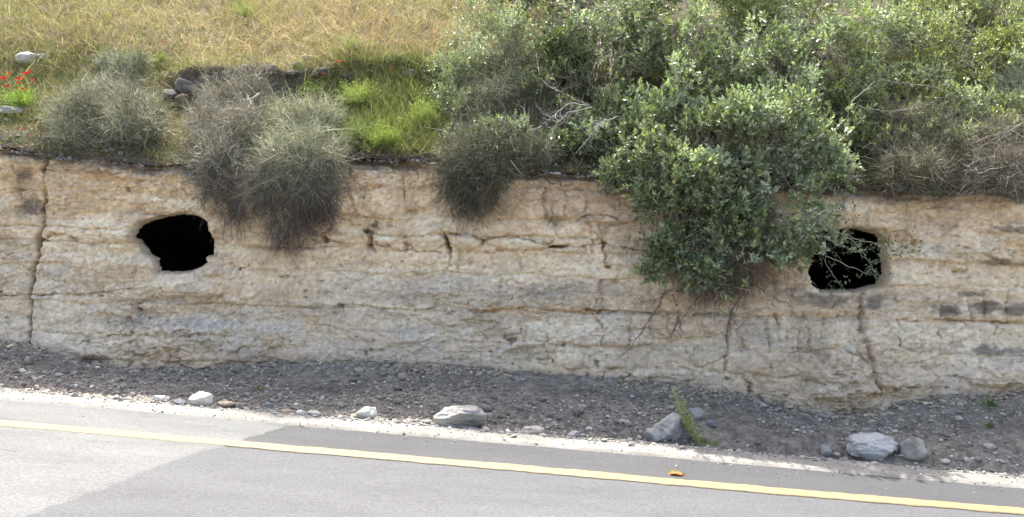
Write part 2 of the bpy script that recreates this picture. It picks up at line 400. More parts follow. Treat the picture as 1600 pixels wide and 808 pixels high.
    pits = sstep(.52, .66, fbm2(X * 10, Z * 14, 3, 124)) * sstep(.0, .3, fbm2(X * 1.2, Z * 2, 2, 125)); d -= .03 * pits
    # the two openings: signed distance to their outlines
    def sd(poly):
        n = len(poly); inside = np.zeros(X.shape, bool); dist = np.full(X.shape, 1e9)
        qx, qy = PX + wx * .35, PY + wy * .35
        for i in range(n):
            ax, ay = poly[i]; bx, by = poly[(i + 1) % n]
            cond = ((ay > qy) != (by > qy)) & (qx < (bx - ax) * (qy - ay) / (by - ay + 1e-9) + ax); inside ^= cond
            t = np.clip(((qx - ax) * (bx - ax) + (qy - ay) * (by - ay)) / ((bx - ax) ** 2 + (by - ay) ** 2), 0, 1)
            dist = np.minimum(dist, np.hypot(qx - ax - t * (bx - ax), qy - ay - t * (by - ay)))
        return np.where(inside, -dist, dist)
    CAVES = [[(203, 370), (210, 350), (230, 340), (252, 335), (276, 332), (302, 336), (322, 346), (331, 372), (329, 402), (319, 403), (322, 411), (306, 420), (290, 428), (262, 429), (243, 428), (238, 408), (221, 399)],
             [(1262, 376), (1275, 362), (1300, 356), (1345, 355), (1378, 363), (1394, 384), (1391, 430), (1381, 448), (1350, 458), (1290, 458), (1271, 447), (1263, 425), (1266, 400)]]
    S2 = np.minimum(sd(CAVES[0]), sd(CAVES[1]))
    d -= .02 * np.exp(-(np.clip(S2, 0, None) / 4) ** 2)                      # worn rim
    hole = np.clip(-S2, 0, None)
    depth = np.where(S2 < 0, np.minimum(.03 + hole * .045, .15), 0)
    cutmask = hole > 2.2
    # sheet
    dq = -d + depth
    back = sb * .9
    Q = QW + dq + back + .05 * (sv > .985) * 0
    Q = Q + .10 * sstep(.94, 1.0, sv) ** 2
    Zf = Z + np.where(sb > 0, sb * .10, 0)
    V = np.stack([X, Q - SK * X, Zf], -1)
    # ---------------- colour of the stone (albedo, plus painted shade inside the openings)
    def lerp(a, b, t): return a + (b - a) * t[..., None]
    cream = np.array([.64, .53, .375]); ochre = np.array([.57, .43, .27]); grey = np.array([.54, .465, .36]); white = np.array([.73, .65, .505]); blue = np.array([.41, .385, .35])
    dark = np.array([.085, .08, .075]); brown = np.array([.34, .25, .175]); rust = np.array([.50, .315, .16])
    n1 = fbm2(X * 1.3, Z * 2.6, 5, 101); n2 = fbm2(X * 2.6, bed / 26, 5, 102); n3 = fbm2(X * 2.2 + 9, Z * 5, 5, 103); n4 = fbm2(X * 9, Z * 16, 5, 104, .65)
    col = np.broadcast_to(cream, X.shape + (3,)).copy()
    up = sstep(430, 300, bed + 40 * n1)
    col = lerp(col, ochre, np.clip(1.0 * up * (.6 + .6 * n2) + .35 * sstep(330, 280, PY - .02 * PX), 0, 1))
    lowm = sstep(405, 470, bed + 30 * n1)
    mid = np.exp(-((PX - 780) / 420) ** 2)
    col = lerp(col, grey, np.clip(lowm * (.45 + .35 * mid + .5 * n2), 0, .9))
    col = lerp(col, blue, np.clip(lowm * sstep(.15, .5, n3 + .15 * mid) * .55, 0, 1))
    col = lerp(col, white, np.clip(sstep(.12, .5, fbm2(X * 1.7 - 4, bed / 22, 5, 105)) * .6, 0, 1))
    col = lerp(col, rust, np.clip(sstep(.28, .6, fbm2(X * 2.1 + 14, bed / 18, 5, 106)) * .55 * (1 - .5 * lowm), 0, 1))
    col = lerp(col, ochre * .85, np.clip(sstep(525, 600, PY - .03 * (PX - 800)) * .45 * (1 + n1), 0, 1))
    streak = sstep(.05, .5, fbm2(X * 7, Z * 1.2, 4, 107)) * (sstep(420, 260, PY) + .5 * sstep(900, 1150, PX))
    col = lerp(col, brown, np.clip(streak * .5, 0, 1))
    wsp = 14 * fbm2(PX / 22, PY / 14, 4, 108)
    for x, y, rx, ry, cc, a in [(1480, 484, 22, 12, dark, .8), (1545, 480, 26, 11, dark, .75), (1592, 486, 18, 12, dark, .7), (1288, 470, 50, 11, dark, .62), (1366, 472, 26, 12, dark, .75),
                                (1520, 460, 16, 5, dark, .7), (1560, 548, 50, 6, dark, .6), (1540, 545, 14, 9, dark, .7), (1575, 358, 28, 5, dark, .6), (1580, 412, 40, 6, dark, .45), (1280, 540, 18, 20, dark, .35), (1460, 392, 20, 10, blue, .5),
                                (772, 512, 34, 20, brown, .75), (740, 500, 20, 20, brown, .35), (865, 343, 22, 9, dark, .5), (905, 335, 16, 6, dark, .4), (45, 322, 20, 14, dark, .6), (32, 272, 14, 9, dark, .7), (60, 470, 12, 5, blue, .5),
                                (300, 505, 60, 8, blue, .7), (205, 500, 40, 12, blue, .6), (265, 468, 24, 6, blue, .6), (90, 425, 24, 6, blue, .5), (250, 440, 60, 8, white, .5), (600, 440, 60, 16, blue, .35), (845, 455, 40, 8, blue, .5),
                                (860, 462, 34, 10, dark, .25), (1230, 455, 30, 8, dark, .45), (600, 285, 26, 8, white, .6), (565, 285, 20, 8, white, .7), (670, 374, 26, 12, white, .6), (600, 370, 22, 10, white, .4), (730, 378, 20, 10, white, .4), (810, 382, 40, 7, white, .5),
                                (200, 360, 36, 14, white, .6), (140, 350, 50, 12, white, .4), (170, 425, 60, 14, ochre, .5), (150, 300, 90, 22, ochre, .5), (340, 330, 26, 5, rust, .6), (240, 335, 16, 4, brown, .8), (120, 325, 16, 6, brown, .6), (200, 328, 14, 6, brown, .6),
                                (20, 390, 40, 22, grey, .5), (1340, 510, 14, 70, brown, .45), (1000, 345, 50, 40, brown, .3), (1100, 430, 60, 16, brown, .45), (1400, 300, 50, 20, brown, .4), (1560, 310, 50, 24, rust, .45), (640, 300, 20, 20, ochre, .5),
                                (450, 450, 60, 24, ochre, .35), (870, 515, 60, 22, white, .35), (1420, 515, 60, 24, white, .35), (1540, 525, 40, 16, white, .4), (1310, 520, 30, 30, white, .3), (1430, 430, 60, 14, white, .35), (1430, 455, 60, 12, grey, .5), (950, 440, 60, 24, white, .3),
                                (300, 560, 200, 18, brown, .35), (1300, 600, 50, 20, grey, .5), (600, 440, 220, 20, white, .4), (700, 455, 130, 22, blue, .35), (870, 520, 180, 26, white, .3), (1450, 520, 160, 30, white, .35), (250, 400, 180, 20, white, .3), (900, 450, 90, 14, blue, .4), (560, 545, 90, 14, grey, .5), (1060, 330, 60, 60, brown, .45), (950, 300, 110, 24, brown, .4), (440, 400, 50, 20, brown, .35), (250, 560, 110, 18, ochre, .5), (1320, 290, 90, 16, brown, .5), (700, 560, 160, 10, grey, .5), (620, 265, 80, 10, brown, .35), (980, 320, 200, 34, brown, .35), (1450, 300, 180, 20, brown, .45), (150, 262, 160, 9, brown, .55), (1010, 380, 70, 40, brown, .3), (330, 400, 30, 40, brown, .3), (1500, 340, 120, 14, ochre, .5), (1100, 470, 160, 14, ochre, .5), (1250, 490, 120, 6, rust, .5), (1500, 500, 120, 6, rust, .5), (850, 484, 110, 5, rust, .5), (430, 530, 22, 14, ochre, .5), (870, 575, 100, 12, ochre, .4), (380, 545, 50, 8, blue, .3)]:
        e = np.sqrt(((PX + wsp - x) / rx) ** 2 + ((PY + wsp * .5 - y) / ry) ** 2)
        k = sstep(1.25, .55, e + .55 * n4) * a
        col = lerp(col, cc, k)
    col = lerp(col, brown * .6, np.clip(dirt, 0, 1) * .5)
    col = lerp(col, brown * .7, np.clip(sstep(.25, .0, (f2 - f1)) * fr * .12 + cr2 * sstep(.2, 0, (f2b - f1b)) * .15, 0, 1))
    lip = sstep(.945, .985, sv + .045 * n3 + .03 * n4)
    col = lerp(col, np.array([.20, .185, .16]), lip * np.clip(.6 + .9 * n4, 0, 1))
    col = lerp(col, np.array([.10, .085, .07]), np.clip(depth / .3 - .1, 0, .4))  # openings darken with depth: shade put into the stone colour
    col *= (1 + .20 * n4 + .14 * n3 + .16 * fbm2(X * 28, Z * 34, 3, 126))[..., None]
    col = lerp(col, brown * .45, pits * .7)
    spk = sstep(.45, .62, fbm2(X * 26, Z * 30, 2, 127)); col = lerp(col, brown * .6, spk * .45)
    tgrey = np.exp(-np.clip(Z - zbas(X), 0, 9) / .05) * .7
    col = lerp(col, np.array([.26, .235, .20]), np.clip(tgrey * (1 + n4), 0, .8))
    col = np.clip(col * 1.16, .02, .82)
    # ---------------- faces; the blocks that can be told apart become parts of their own
    nx, nsv = X.shape
    idx = np.arange(nx * nsv).reshape(nx, nsv)
    quads = np.stack([idx[:-1, :-1], idx[1:, :-1], idx[1:, 1:], idx[:-1, 1:]], -1).reshape(-1, 4)
    cx = (GX[:-1, :-1] + GX[1:, 1:]).ravel() / 2; cy = (GY[:-1, :-1] + GY[1:, 1:]).ravel() / 2
    keep = ~(cutmask[:-1, :-1] & cutmask[1:, 1:] & cutmask[1:, :-1] & cutmask[:-1, 1:]).ravel()
    BL = [([(504, 348), (564, 356), (577, 377), (560, 379), (506, 380)], 'rounded cream block right of a small pit'),
          ([(581, 352), (628, 358), (636, 382), (632, 391), (590, 386), (580, 378)], 'smooth cream block between two dark joints'),
          ([(634, 352), (692, 356), (697, 378), (692, 394), (652, 393), (638, 384)], 'large pale block bulging from the bed'),
          ([(702, 366), (735, 368), (751, 381), (744, 394), (704, 392)], 'pale block right of the deep joint'),
          ([(757, 382), (780, 371), (820, 373), (858, 383), (850, 388), (800, 391), (758, 395)], 'long low lens-shaped block'),
          ([(704, 396), (752, 398), (800, 393), (850, 391), (856, 418), (780, 425), (706, 424)], None), ([(640, 396), (699, 398), (700, 424), (640, 428)], None),
          ([(552, 262), (600, 262), (632, 264), (628, 290), (577, 288), (548, 290)], None), ([(578, 291), (629, 293), (637, 335), (610, 342), (577, 332)], None), ([(640, 264), (692, 266), (694, 320), (646, 336), (637, 300)], None),
          ([(150, 345), (205, 348), (212, 368), (200, 376), (150, 376)], None), ([(865, 387), (905, 390), (940, 386), (945, 408), (880, 408)], None),
          ([(1348, 498), (1405, 500), (1407, 545), (1362, 545)], None), ([(1411, 501), (1468, 504), (1469, 548), (1410, 547)], None), ([(1473, 505), (1518, 506), (1519, 552), (1472, 550)], None), ([(1523, 507), (1553, 507), (1554, 553), (1522, 552)], None),
          ([(1408, 460), (1466, 468), (1470, 500), (1410, 499)], None), ([(1216, 498), (1247, 498), (1249, 545), (1222, 542)], None), ([(1290, 498), (1340, 500), (1352, 545), (1290, 542)], None), ([(1140, 497), (1210, 498), (1216, 545), (1137, 545)], None),
          ([(1308, 595), (1350, 600), (1378, 618), (1330, 622), (1306, 612)], None), ([(1262, 592), (1303, 590), (1308, 625), (1268, 632)], None), ([(90, 462), (135, 463), (203, 456), (204, 505), (95, 510)], None), ([(60, 462), (88, 462), (90, 515), (56, 520)], None),
          ([(950, 496), (1040, 498), (1052, 525), (1048, 560), (952, 560)], None), ([(1066, 498), (1130, 499), (1128, 545), (1064, 545)], None)]
    lab = np.zeros(len(quads), int)
    for bi, (poly, _) in enumerate(BL):
        ins = np.zeros(cx.shape, bool)
        for i in range(len(poly)):
            ax, ay = poly[i]; bx, by = poly[(i + 1) % len(poly)]
            ins ^= ((ay > cy) != (by > cy)) & (cx < (bx - ax) * (cy - ay) / (by - ay + 1e-9) + ax)
        lab[ins] = bi + 1
    Vf = V.reshape(-1, 3); Cf = col.reshape(-1, 3)
    root = None
    for k in range(len(BL) + 1):
        q = quads[(lab == k) & keep]
        if not len(q): continue
        u, inv = np.unique(q, return_inverse=True)
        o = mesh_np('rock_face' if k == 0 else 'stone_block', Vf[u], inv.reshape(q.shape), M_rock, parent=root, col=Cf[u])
        if k == 0:
            root = o; tag(o, 'shaded cream and ochre limestone road cut with two dark openings', kind='structure')
    # coarser continuation of the rock face either side of the frame
    for sgn in (-1, 1):
        xs2 = np.linspace(6.58, 40, 260) * sgn
        if sgn < 0: xs2 = xs2[::-1]
        X2, S2_ = np.meshgrid(xs2, np.linspace(0, 1, 40), indexing='ij')
        sv2 = np.clip(S2_ / .9, 0, 1); sb2 = np.clip((S2_ - .9) / .1, 0, 1)
        Z2 = zbas(X2) - .18 + (ztop(X2) - zbas(X2) + .18) * sv2
        d2 = .09 * fbm2(X2 * 1.1, Z2 * 1.6, 5, 1) + .04 * vn2(X2 * 1.5, Z2 * 9, 2) + .02 * fbm2(X2 * 5, Z2 * 8, 3, 4)
        Q2 = QW - d2 + sb2 * .9
        V2 = np.stack([X2, Q2 - SK * X2, Z2 + sb2 * .22], -1)
        c2 = cream * .6 + ochre * .4
        c2 = c2 * (1 + .25 * fbm2(X2 * 2, Z2 * 7, 4, 8))[..., None]
        i2 = np.arange(X2.size).reshape(X2.shape)
        q2 = np.stack([i2[:-1, :-1], i2[1:, :-1], i2[1:, 1:], i2[:-1, 1:]], -1).reshape(-1, 4)
        mesh_np('rock_face_side', V2, q2, M_rock, parent=root, col=c2.reshape(-1, 3))
    # the dark chambers behind the openings
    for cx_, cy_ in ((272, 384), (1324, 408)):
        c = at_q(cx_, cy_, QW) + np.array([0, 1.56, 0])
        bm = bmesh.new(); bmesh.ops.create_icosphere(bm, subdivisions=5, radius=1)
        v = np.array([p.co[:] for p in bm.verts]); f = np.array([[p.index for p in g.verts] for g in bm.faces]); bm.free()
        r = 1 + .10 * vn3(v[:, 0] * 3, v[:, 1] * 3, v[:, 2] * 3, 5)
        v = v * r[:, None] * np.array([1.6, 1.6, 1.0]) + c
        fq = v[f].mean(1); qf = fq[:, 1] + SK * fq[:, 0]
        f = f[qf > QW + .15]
        cc = np.broadcast_to(np.array([.05, .04, .032]), v.shape)  # near-black colour paints in the darkness of the chamber
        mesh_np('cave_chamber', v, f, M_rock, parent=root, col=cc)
    return root
rock = build_wall()

# ------------------------------------------------------------------ ground sheets
def sheet(name, xs, qs, zfn, matl, colfn=None, kind='structure', label=None, dz=0.0, mask=None):
    X, Q = np.meshgrid(xs, qs, indexing='ij'); Z = zfn(X, Q) + dz
    V = np.stack([X, Q - SK * X, Z], -1)
    i = np.arange(X.size).reshape(X.shape)
    q = np.stack([i[:-1, :-1], i[1:, :-1], i[1:, 1:], i[:-1, 1:]], -1).reshape(-1, 4)
    if mask is not None:
        m = mask(X, Q).ravel(); q = q[m[q].all(1)]
    c = colfn(X, Q).reshape(-1, 3) if colfn else None
    return tag(mesh_np(name, V, q, matl, col=c), label, kind=kind)
def L3(a, b, t): return np.asarray(a) + (np.asarray(b) - np.asarray(a)) * np.clip(t, 0, 1)[..., None]

# far ground all round, well below everything near
def far_z(X, Q): return zroad(X) - .35 - .0 * Q
gx = np.concatenate([[-900, -300, -150], np.linspace(-90, 90, 31), [150, 300, 900]])
sheet('ground', gx, np.array([-900, -300, -100, -40, -15, -6, 0, 6.0]), lambda X, Q: zroad(X) - .10 - .02 * np.clip(-Q - 3, 0, 60), M_soil,
      lambda X, Q: L3((.30, .26, .19), (.38, .34, .26), .5 + .5 * fbm2(X * .1, Q * .1, 3, 2)), label='dry pale ground beyond the road')

# asphalt road (newer grey surface) with the older pale stretch laid over its left end
def asph_col(X, Q):
    PX, PY = to_px(X, Q - SK * X, zroad(X))
    c = L3((.069, .0725, .080), (.047, .0495, .054), sstep(6.42, 6.56, Q))
    wheel = np.exp(-((Q - 5.3) / .35) ** 2) * .5
    c = L3(c, (.078, .081, .087), wheel + .3 * fbm2(X * .5, Q * 3, 4, 7))
    return c
sheet('road', np.concatenate([np.linspace(-90, -7, 20), np.linspace(-6.8, 6.8, 300), np.linspace(7, 90, 20)]), np.concatenate([np.linspace(-1.5, 5, 8), np.linspace(5.1, QA + .02, 90)]),
      lambda X, Q: zroad(X) + .0006 * fbm2(X * 6, Q * 6, 2, 8), M_asphalt, asph_col, label='worn grey asphalt road in full sun')

def seam_x(Q):
    """x of the ragged joint between old and new surface at a given q"""
    pts = [on_ground(*p) for p in ((-120, 870), (40, 806), (130, 775), (215, 745), (330, 703), (440, 671), (475, 655))]
    qq = np.array([p[1] + SK * p[0] for p in pts]); xx = np.array([p[0] for p in pts])
    o = np.argsort(qq); return np.interp(Q, qq[o], xx[o])
def old_road():
    qs = np.concatenate([np.linspace(-1.5, 4.1, 6), np.linspace(4.2, QA + .04, 300)]); t = np.linspace(0, 1, 200) ** .6
    Q, T = np.meshgrid(qs, t, indexing='ij')
    sx = seam_x(Q); sx = np.where(Q < 4.4, sx - (4.4 - Q) * 1.2, sx)
    jag = .07 * fbm2(Q * 3, Q * 0, 3, 15) + .02 * fbm2(Q * 12, Q * 0, 3, 16)
    X = -13 + (sx + jag + 13) * T
    Z = zroad(X) + .004 + .0004 * fbm2(X * 8, Q * 8, 2, 17) - .012 * sstep(.9995, 1, T)
    V = np.stack([X, Q - SK * X, Z], -1)
    c = L3((.104, .109, .110), (.090, .095, .095), .2 + .7 * fbm2(X * .8, Q * 5, 5, 18))
    c = L3(c, (.054, .056, .060), sstep(.38, .6, fbm2(X * 2.2, Q * 26, 4, 19)) * .55)
    # thin dark scuff lines
    for (ax, ay), (bx, by), x1, wd, a in (((0, 628), (400, 661), -2.1, .012, .6), ((0, 715), (215, 733), -3.1, .014, .6), ((0, 745), (215, 765), -3.6, .012, .3), ((0, 655), (300, 681), -3.1, .02, .3), ((0, 640), (300, 668), -3.0, .014, .2)):
        pa = on_ground(ax, ay); pb = on_ground(bx, by); qa = pa[1] + SK * pa[0]; qb = pb[1] + SK * pb[0]; x0 = -13
        q_ = qa + (qb - qa) * (X - pa[0]) / (pb[0] - pa[0]) + .012 * vn2(X * .9, X * 0, 3)
        k = np.exp(-((Q - q_) / wd) ** 2) * sstep(x0, x0 + 1, X) * sstep(x1, x1 - .3, X) * a
        c = L3(c, (.065, .066, .085), k)
    i = np.arange(X.size).reshape(X.shape)
    q = np.stack([i[:-1, :-1], i[:-1, 1:], i[1:, 1:], i[1:, :-1]], -1).reshape(-1, 4)
    tag(mesh_np('old_road_surface', V, q, M_asphalt, col=c.reshape(-1, 3)), 'older pale road surface at the left end of the road', kind='structure')
# dense columns are wanted in view, so the strip is built in two lengths
old_road()

def paint_line():
    xs = np.concatenate([np.linspace(-90, -7.2, 40), np.linspace(-7, 7, 900), np.linspace(7.2, 90, 40)])
    n = len(xs); qc = 6.44 + .008 * np.clip(xs, -7, 7) + .012 * vn2(xs * .6, xs * 0, 2)
    dq = .082
    e1 = .006 * vn2(xs * 30, xs * 0, 4) + .008 * vn2(xs * 7, xs * 0, 5); e2 = .006 * vn2(xs * 30, xs * 0, 6) + .008 * vn2(xs * 7, xs * 0, 7)
    Vs = []
    for k, t in enumerate((-1.03, -1, -.4, .4, 1, 1.03)):
        q = qc + dq * t + (e1 if t < -.9 else e2 if t > .9 else 0)
        Vs.append(np.stack([xs, q - SK * xs, zroad(xs) + (.0062 if abs(t) <= 1 else -.001)], -1))
    V = np.stack(Vs, 1); i = np.arange(n * 6).reshape(n, 6)
    q = np.stack([i[:-1, :-1], i[1:, :-1], i[1:, 1:], i[:-1, 1:]], -1).reshape(-1, 4)
    tag(mesh_np('road_marking', V, q, M_paint), 'long worn yellow edge line painted along the road', kind='structure')
paint_line()

# pale dusty shoulder and rubble bank
def should_col(X, Q):
    return L3((.225, .218, .20), (.17, .165, .15), .5 + fbm2(X * 5, Q * 8, 4, 19))
def vz(X, Q):
    e = QE + .05 * fbm2(X * 2.2, X * 0, 4, 61)
    g = zroad(X) + .02 * sstep(QA - .0, QA + .05, Q) + .010 * fbm2(X * 10, Q * 12, 3, 63)
    return np.where(Q < e, g, np.minimum(g, ground(X, Q) + .012)) - .06 * sstep(e + .05, e + .16, Q)
xsf = np.concatenate([np.linspace(-90, -7, 30), np.linspace(-6.9, 6.9, 1000), np.linspace(7, 90, 30)])
def sh_z(X, Q):
    q0 = QA + .012 * fbm2(X * 9, X * 0, 3, 66)
    return np.where(Q < q0, zroad(X) - .01, vz(X, Q))
sheet('road_shoulder', xsf, np.linspace(QA - .06, QE + .22, 26), sh_z, M_stone, should_col, label='white dusty crushed stone shoulder between asphalt and rubble')

def rubble_z(X, Q):
    return ground(X, Q) - .02 * sstep(QE + .1, QE - .05, Q) - .05 * sstep(QE, QE - .2, Q) + .035 * fbm2(X * 2.2, Q * 2.5, 4, 67) * sstep(QE, QE + .5, Q) + .018 * fbm2(X * 12, Q * 12, 3, 68) * sstep(QE, QE + .3, Q)
def rubble_col(X, Q):
    c = L3((.165, .15, .13), (.235, .213, .175), .5 + fbm2(X * 1.2, Q * 3, 4, 69))
    c = L3(c, (.26, .235, .19), sstep(.1, .5, fbm2(X * .9 + 5, Q * 2, 4, 70)) * .6)
    c = L3(c, (.27, .25, .215), sstep(QW - .6, QW - .1, Q + .15 * fbm2(X * 2, Q, 3, 71)) * .7)
    c = L3(c, (.30, .28, .23), sstep(3.3, 4.8, X) * .7 * sstep(QW - .5, QW - .9, Q))  # paler towards the right: sunlight painted into the rubble colour
    c = L3(c, (.55, .52, .45), np.exp(-((X + 3.1) / .45) ** 2 - ((Q - QE - .14) / .12) ** 2) * 1.1)  # patch of sunlight painted onto the rubble at the left
    c = c * (1 + .5 * fbm2(X * 18, Q * 18, 3, 88) + .3 * vn2(X * 50, Q * 50, 89))[..., None]
    return c
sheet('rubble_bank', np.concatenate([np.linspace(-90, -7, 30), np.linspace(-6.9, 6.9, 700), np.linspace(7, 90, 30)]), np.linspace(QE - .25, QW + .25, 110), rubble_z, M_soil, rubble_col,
      label='shaded grey rubble and gravel bank at the foot of the rock face')

# hillside
def bank_col(X, Q):
    c = L3((.13, .10, .06), (.19, .15, .09), .5 + fbm2(X * 2, Q * 2, 4, 73))
    d = Q - QW
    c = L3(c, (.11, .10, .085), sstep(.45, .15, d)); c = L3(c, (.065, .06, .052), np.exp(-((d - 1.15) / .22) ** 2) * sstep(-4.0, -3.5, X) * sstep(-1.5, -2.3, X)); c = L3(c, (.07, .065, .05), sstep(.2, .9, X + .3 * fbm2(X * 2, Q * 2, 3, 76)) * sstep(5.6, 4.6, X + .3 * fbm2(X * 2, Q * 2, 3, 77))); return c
xb = np.concatenate([np.linspace(-40, -9, 30), np.linspace(-8.9, 8.9, 420), np.linspace(9, 40, 30)])
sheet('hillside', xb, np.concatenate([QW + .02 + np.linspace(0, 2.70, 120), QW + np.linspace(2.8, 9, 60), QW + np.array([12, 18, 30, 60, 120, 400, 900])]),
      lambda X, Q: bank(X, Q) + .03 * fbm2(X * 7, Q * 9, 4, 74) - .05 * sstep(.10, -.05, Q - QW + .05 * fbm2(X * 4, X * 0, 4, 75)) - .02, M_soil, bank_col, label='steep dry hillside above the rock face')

# ------------------------------------------------------------------ stones
_ico = {}
def ico(n):
    if n not in _ico:
        bm = bmesh.new(); bmesh.ops.create_icosphere(bm, subdivisions=n, radius=1)
        _ico[n] = (np.array([p.co[:] for p in bm.verts]), np.array([[p.index for p in g.verts] for g in bm.faces])); bm.free()
    return _ico[n]
def rock_shape(n, size, r, planes=8, rough=.10, soft=.012):
    v, f = ico(n); v = v.copy()
    N = r.normal(size=(planes, 3)); N /= np.linalg.norm(N, axis=1)[:, None]
    D = r.uniform(.58, .9, planes)
    dots = v @ N.T; rad = np.where(dots > .05, D / np.maximum(dots, .05), 9.0)
    mn = rad.min(1); rr = np.minimum(mn - soft * np.log(np.exp(-(rad - mn[:, None]) / soft).sum(1)), 1.0)
    s = r.uniform(0, 50)
    rr = rr * (1 + rough * vn3(v[:, 0] * 2.5 + s, v[:, 1] * 2.5, v[:, 2] * 2.5, 3) + rough * .7 * vn3(v[:, 0] * 7 + s, v[:, 1] * 7, v[:, 2] * 7, 4) + rough * .4 * vn3(v[:, 0] * 18 + s, v[:, 1] * 18, v[:, 2] * 18, 5))
    v = v * rr[:, None]; v /= np.abs(v).max(0)
    return v * np.array(size), f
def stone(px, py, wpx, hpx, label, name='rock', col=(.5, .47, .42), fn=None, seed=0, rot=None, depth=.8, group=None, sub=None, tilt=0, planes=8, cat='rock', patch=None):
    col = tuple(np.array(col) * .78); patch = None if patch is None else tuple(np.array(patch) * .78)
    """a stone standing at the pixel of its foot's centre, with its width and height in photo pixels"""
    fn = fn or on_ground
    p = fn(px, py + hpx * .32); q = p[1] + SK * p[0]; m = q / F
    W = wpx * m / 2; Hh = hpx * m / 2 * 1.15
    r = np.random.default_rng(seed + int(px * 7 + py))
    n = sub or (5 if wpx > 55 else 4 if wpx > 18 else 3)
    v, f = rock_shape(n, (W, W * depth, Hh), r, planes)
    if tilt: c, s = math.cos(tilt), math.sin(tilt); v = v @ np.array([[c, 0, s], [0, 1, 0], [-s, 0, c]])
    base = np.array([p[0], p[1] + W * depth * .5, p[2]])
    k = fbm2(v[:, 0] * 12 + px, v[:, 2] * 12 + v[:, 1] * 9, 4, 5)
    cc = L3(np.array(col) * .85, np.array(col) * 1.18, .5 + k)
    if patch is not None: cc = L3(cc, patch, sstep(.05, .35, fbm2(v[:, 0] * 7 + 3 + px, v[:, 2] * 7 - v[:, 1] * 5, 3, 8)) * .8)
    o = mesh_np(name, v + np.array([0, 0, Hh * .62]), f, M_stone, col=cc, smooth=True)
    o.location = [float(a) for a in base]
    tag(o, label, cat, group); return o

pale = (.56, .53, .48); tan = (.44, .36, .27); greyc = (.33, .33, .34); whitec = (.70, .68, .62)
stone(312, 627, 44, 26, 'white angular rock gleaming in sun at left edge of the shoulder', col=whitec, planes=9)
stone(353, 633, 34, 13, 'flat tan rock touching the right side of the white sunlit rock', col=tan)
stone(249, 625, 30, 12, 'grey white chunk beside the sunlit patch of rubble on the left', col=pale)
stone(277, 630, 26, 10, 'low grey slab just left of the white angular rock', col=greyc)
stone(373, 578, 24, 16, 'squat tan grey rock against the foot of the rock face, left half', col=(.30, .27, .23))
stone(449, 645, 22, 9, 'leftmost of three small cream stones in a row on the shoulder', col=tan, group='small cream stones in a row on the shoulder')
stone(469, 646, 18, 10, 'middle and whitest of three small stones in a row on the shoulder', col=whitec, group='small cream stones in a row on the shoulder')
stone(489, 648, 24, 10, 'right and widest of three small cream stones in a row on the shoulder', col=pale, group='small cream stones in a row on the shoulder')
stone(530, 652, 14, 7, 'tiny cream stone alone left of the pointed white rock', col=pale)
stone(570, 648, 40, 22, 'pointed white rock with its peak at the left, on the shoulder edge', col=whitec, tilt=.25, planes=8)
stone(552, 653, 13, 9, 'small brown stone against the left foot of the pointed white rock', col=tan)
stone(716, 656, 92, 36, 'large pale whaleback boulder on the shoulder edge, centre', name='boulder', col=(.42, .40, .36), cat='boulder', depth=.6, planes=10)  # stone colour lowered to stand in for shade on the boulder
stone(697, 664, 32, 10, 'small white crusted slab lying in front of the whaleback boulder', col=whitec)
stone(560, 581, 18, 12, 'rounded pale cobble high on the rubble bank', name='cobble', col=(.46, .43, .37), cat='stone')
stone(542, 578, 10, 8, 'small pale stone left of the rounded pale cobble', col=(.42, .40, .36), cat='stone')
stone(549, 585, 8, 6, 'tiny stone under the gap left of the rounded pale cobble', col=(.40, .38, .34), cat='stone')
stone(627, 577, 17, 17, 'upper of two stacked tan stones high on the rubble bank', col=(.38, .34, .27), cat='stone')
stone(629, 590, 17, 12, 'lower of two stacked tan stones high on the rubble bank', col=(.36, .32, .25), cat='stone')
stone(833, 675, 36, 14, 'low wedge of pale stone half buried in the shoulder edge', col=(.48, .44, .38))
stone(897, 681, 22, 12, 'small grey stone right of the half buried pale wedge', col=(.36, .35, .34))
stone(975, 659, 21, 9, 'flat pale stone lying left of the boulder by the weed', col=(.50, .48, .44), cat='stone')
stone(1050, 674, 70, 44, 'blocky grey boulder behind the tall thin weed', name='boulder', col=(.46, .44, .40), cat='boulder', tilt=.2, depth=.7)
stone(1026, 684, 36, 22, 'smooth egg shaped rock leaning on the blocky grey boulder', col=(.46, .44, .41))
stone(1088, 648, 28, 22, 'rounded grey rock behind and right of the tall thin weed', col=(.36, .35, .33))
stone(1112, 664, 16, 12, 'small bluish stone in the hollow right of the tall thin weed', col=(.26, .27, .29), cat='stone')
stone(1362, 704, 92, 38, 'large white cracked boulder on the shoulder edge at the right', name='boulder', col=(.58, .565, .53), cat='boulder', depth=.6, planes=9, patch=(.34, .33, .31))
stone(1432, 706, 46, 34, 'rough grey pitted rock right of the large white cracked boulder', col=(.44, .41, .36), patch=(.16, .15, .14))
stone(1291, 706, 19, 18, 'small upright grey stone left of the large white cracked boulder', col=(.38, .36, .33), cat='stone')
stone(1308, 712, 12, 8, 'pebble against the left foot of the large white cracked boulder', col=(.4, .38, .35), cat='stone')
stone(1193, 635, 12, 9, 'pale cobble alone on the dark rubble below the hanging shrub', col=(.44, .42, .38), cat='stone')
stone(761, 639, 18, 12, 'dull brown stone behind the whaleback boulder', col=(.28, .25, .22), cat='stone')
stone(1500, 655, 16, 7, 'flat pale stone on the rubble right of the grey pitted rock', col=(.42, .4, .36), cat='stone')
stone(420, 634, 16, 9, 'grey stone just behind the shoulder below the small green weed', col=greyc, cat='stone')
stone(667, 660, 16, 7, 'white pebble left of the whaleback boulder', col=whitec, cat='stone')
stone(1548, 700, 20, 10, 'sunlit pale stone in the dappled rubble at the far right', col=pale, cat='stone')
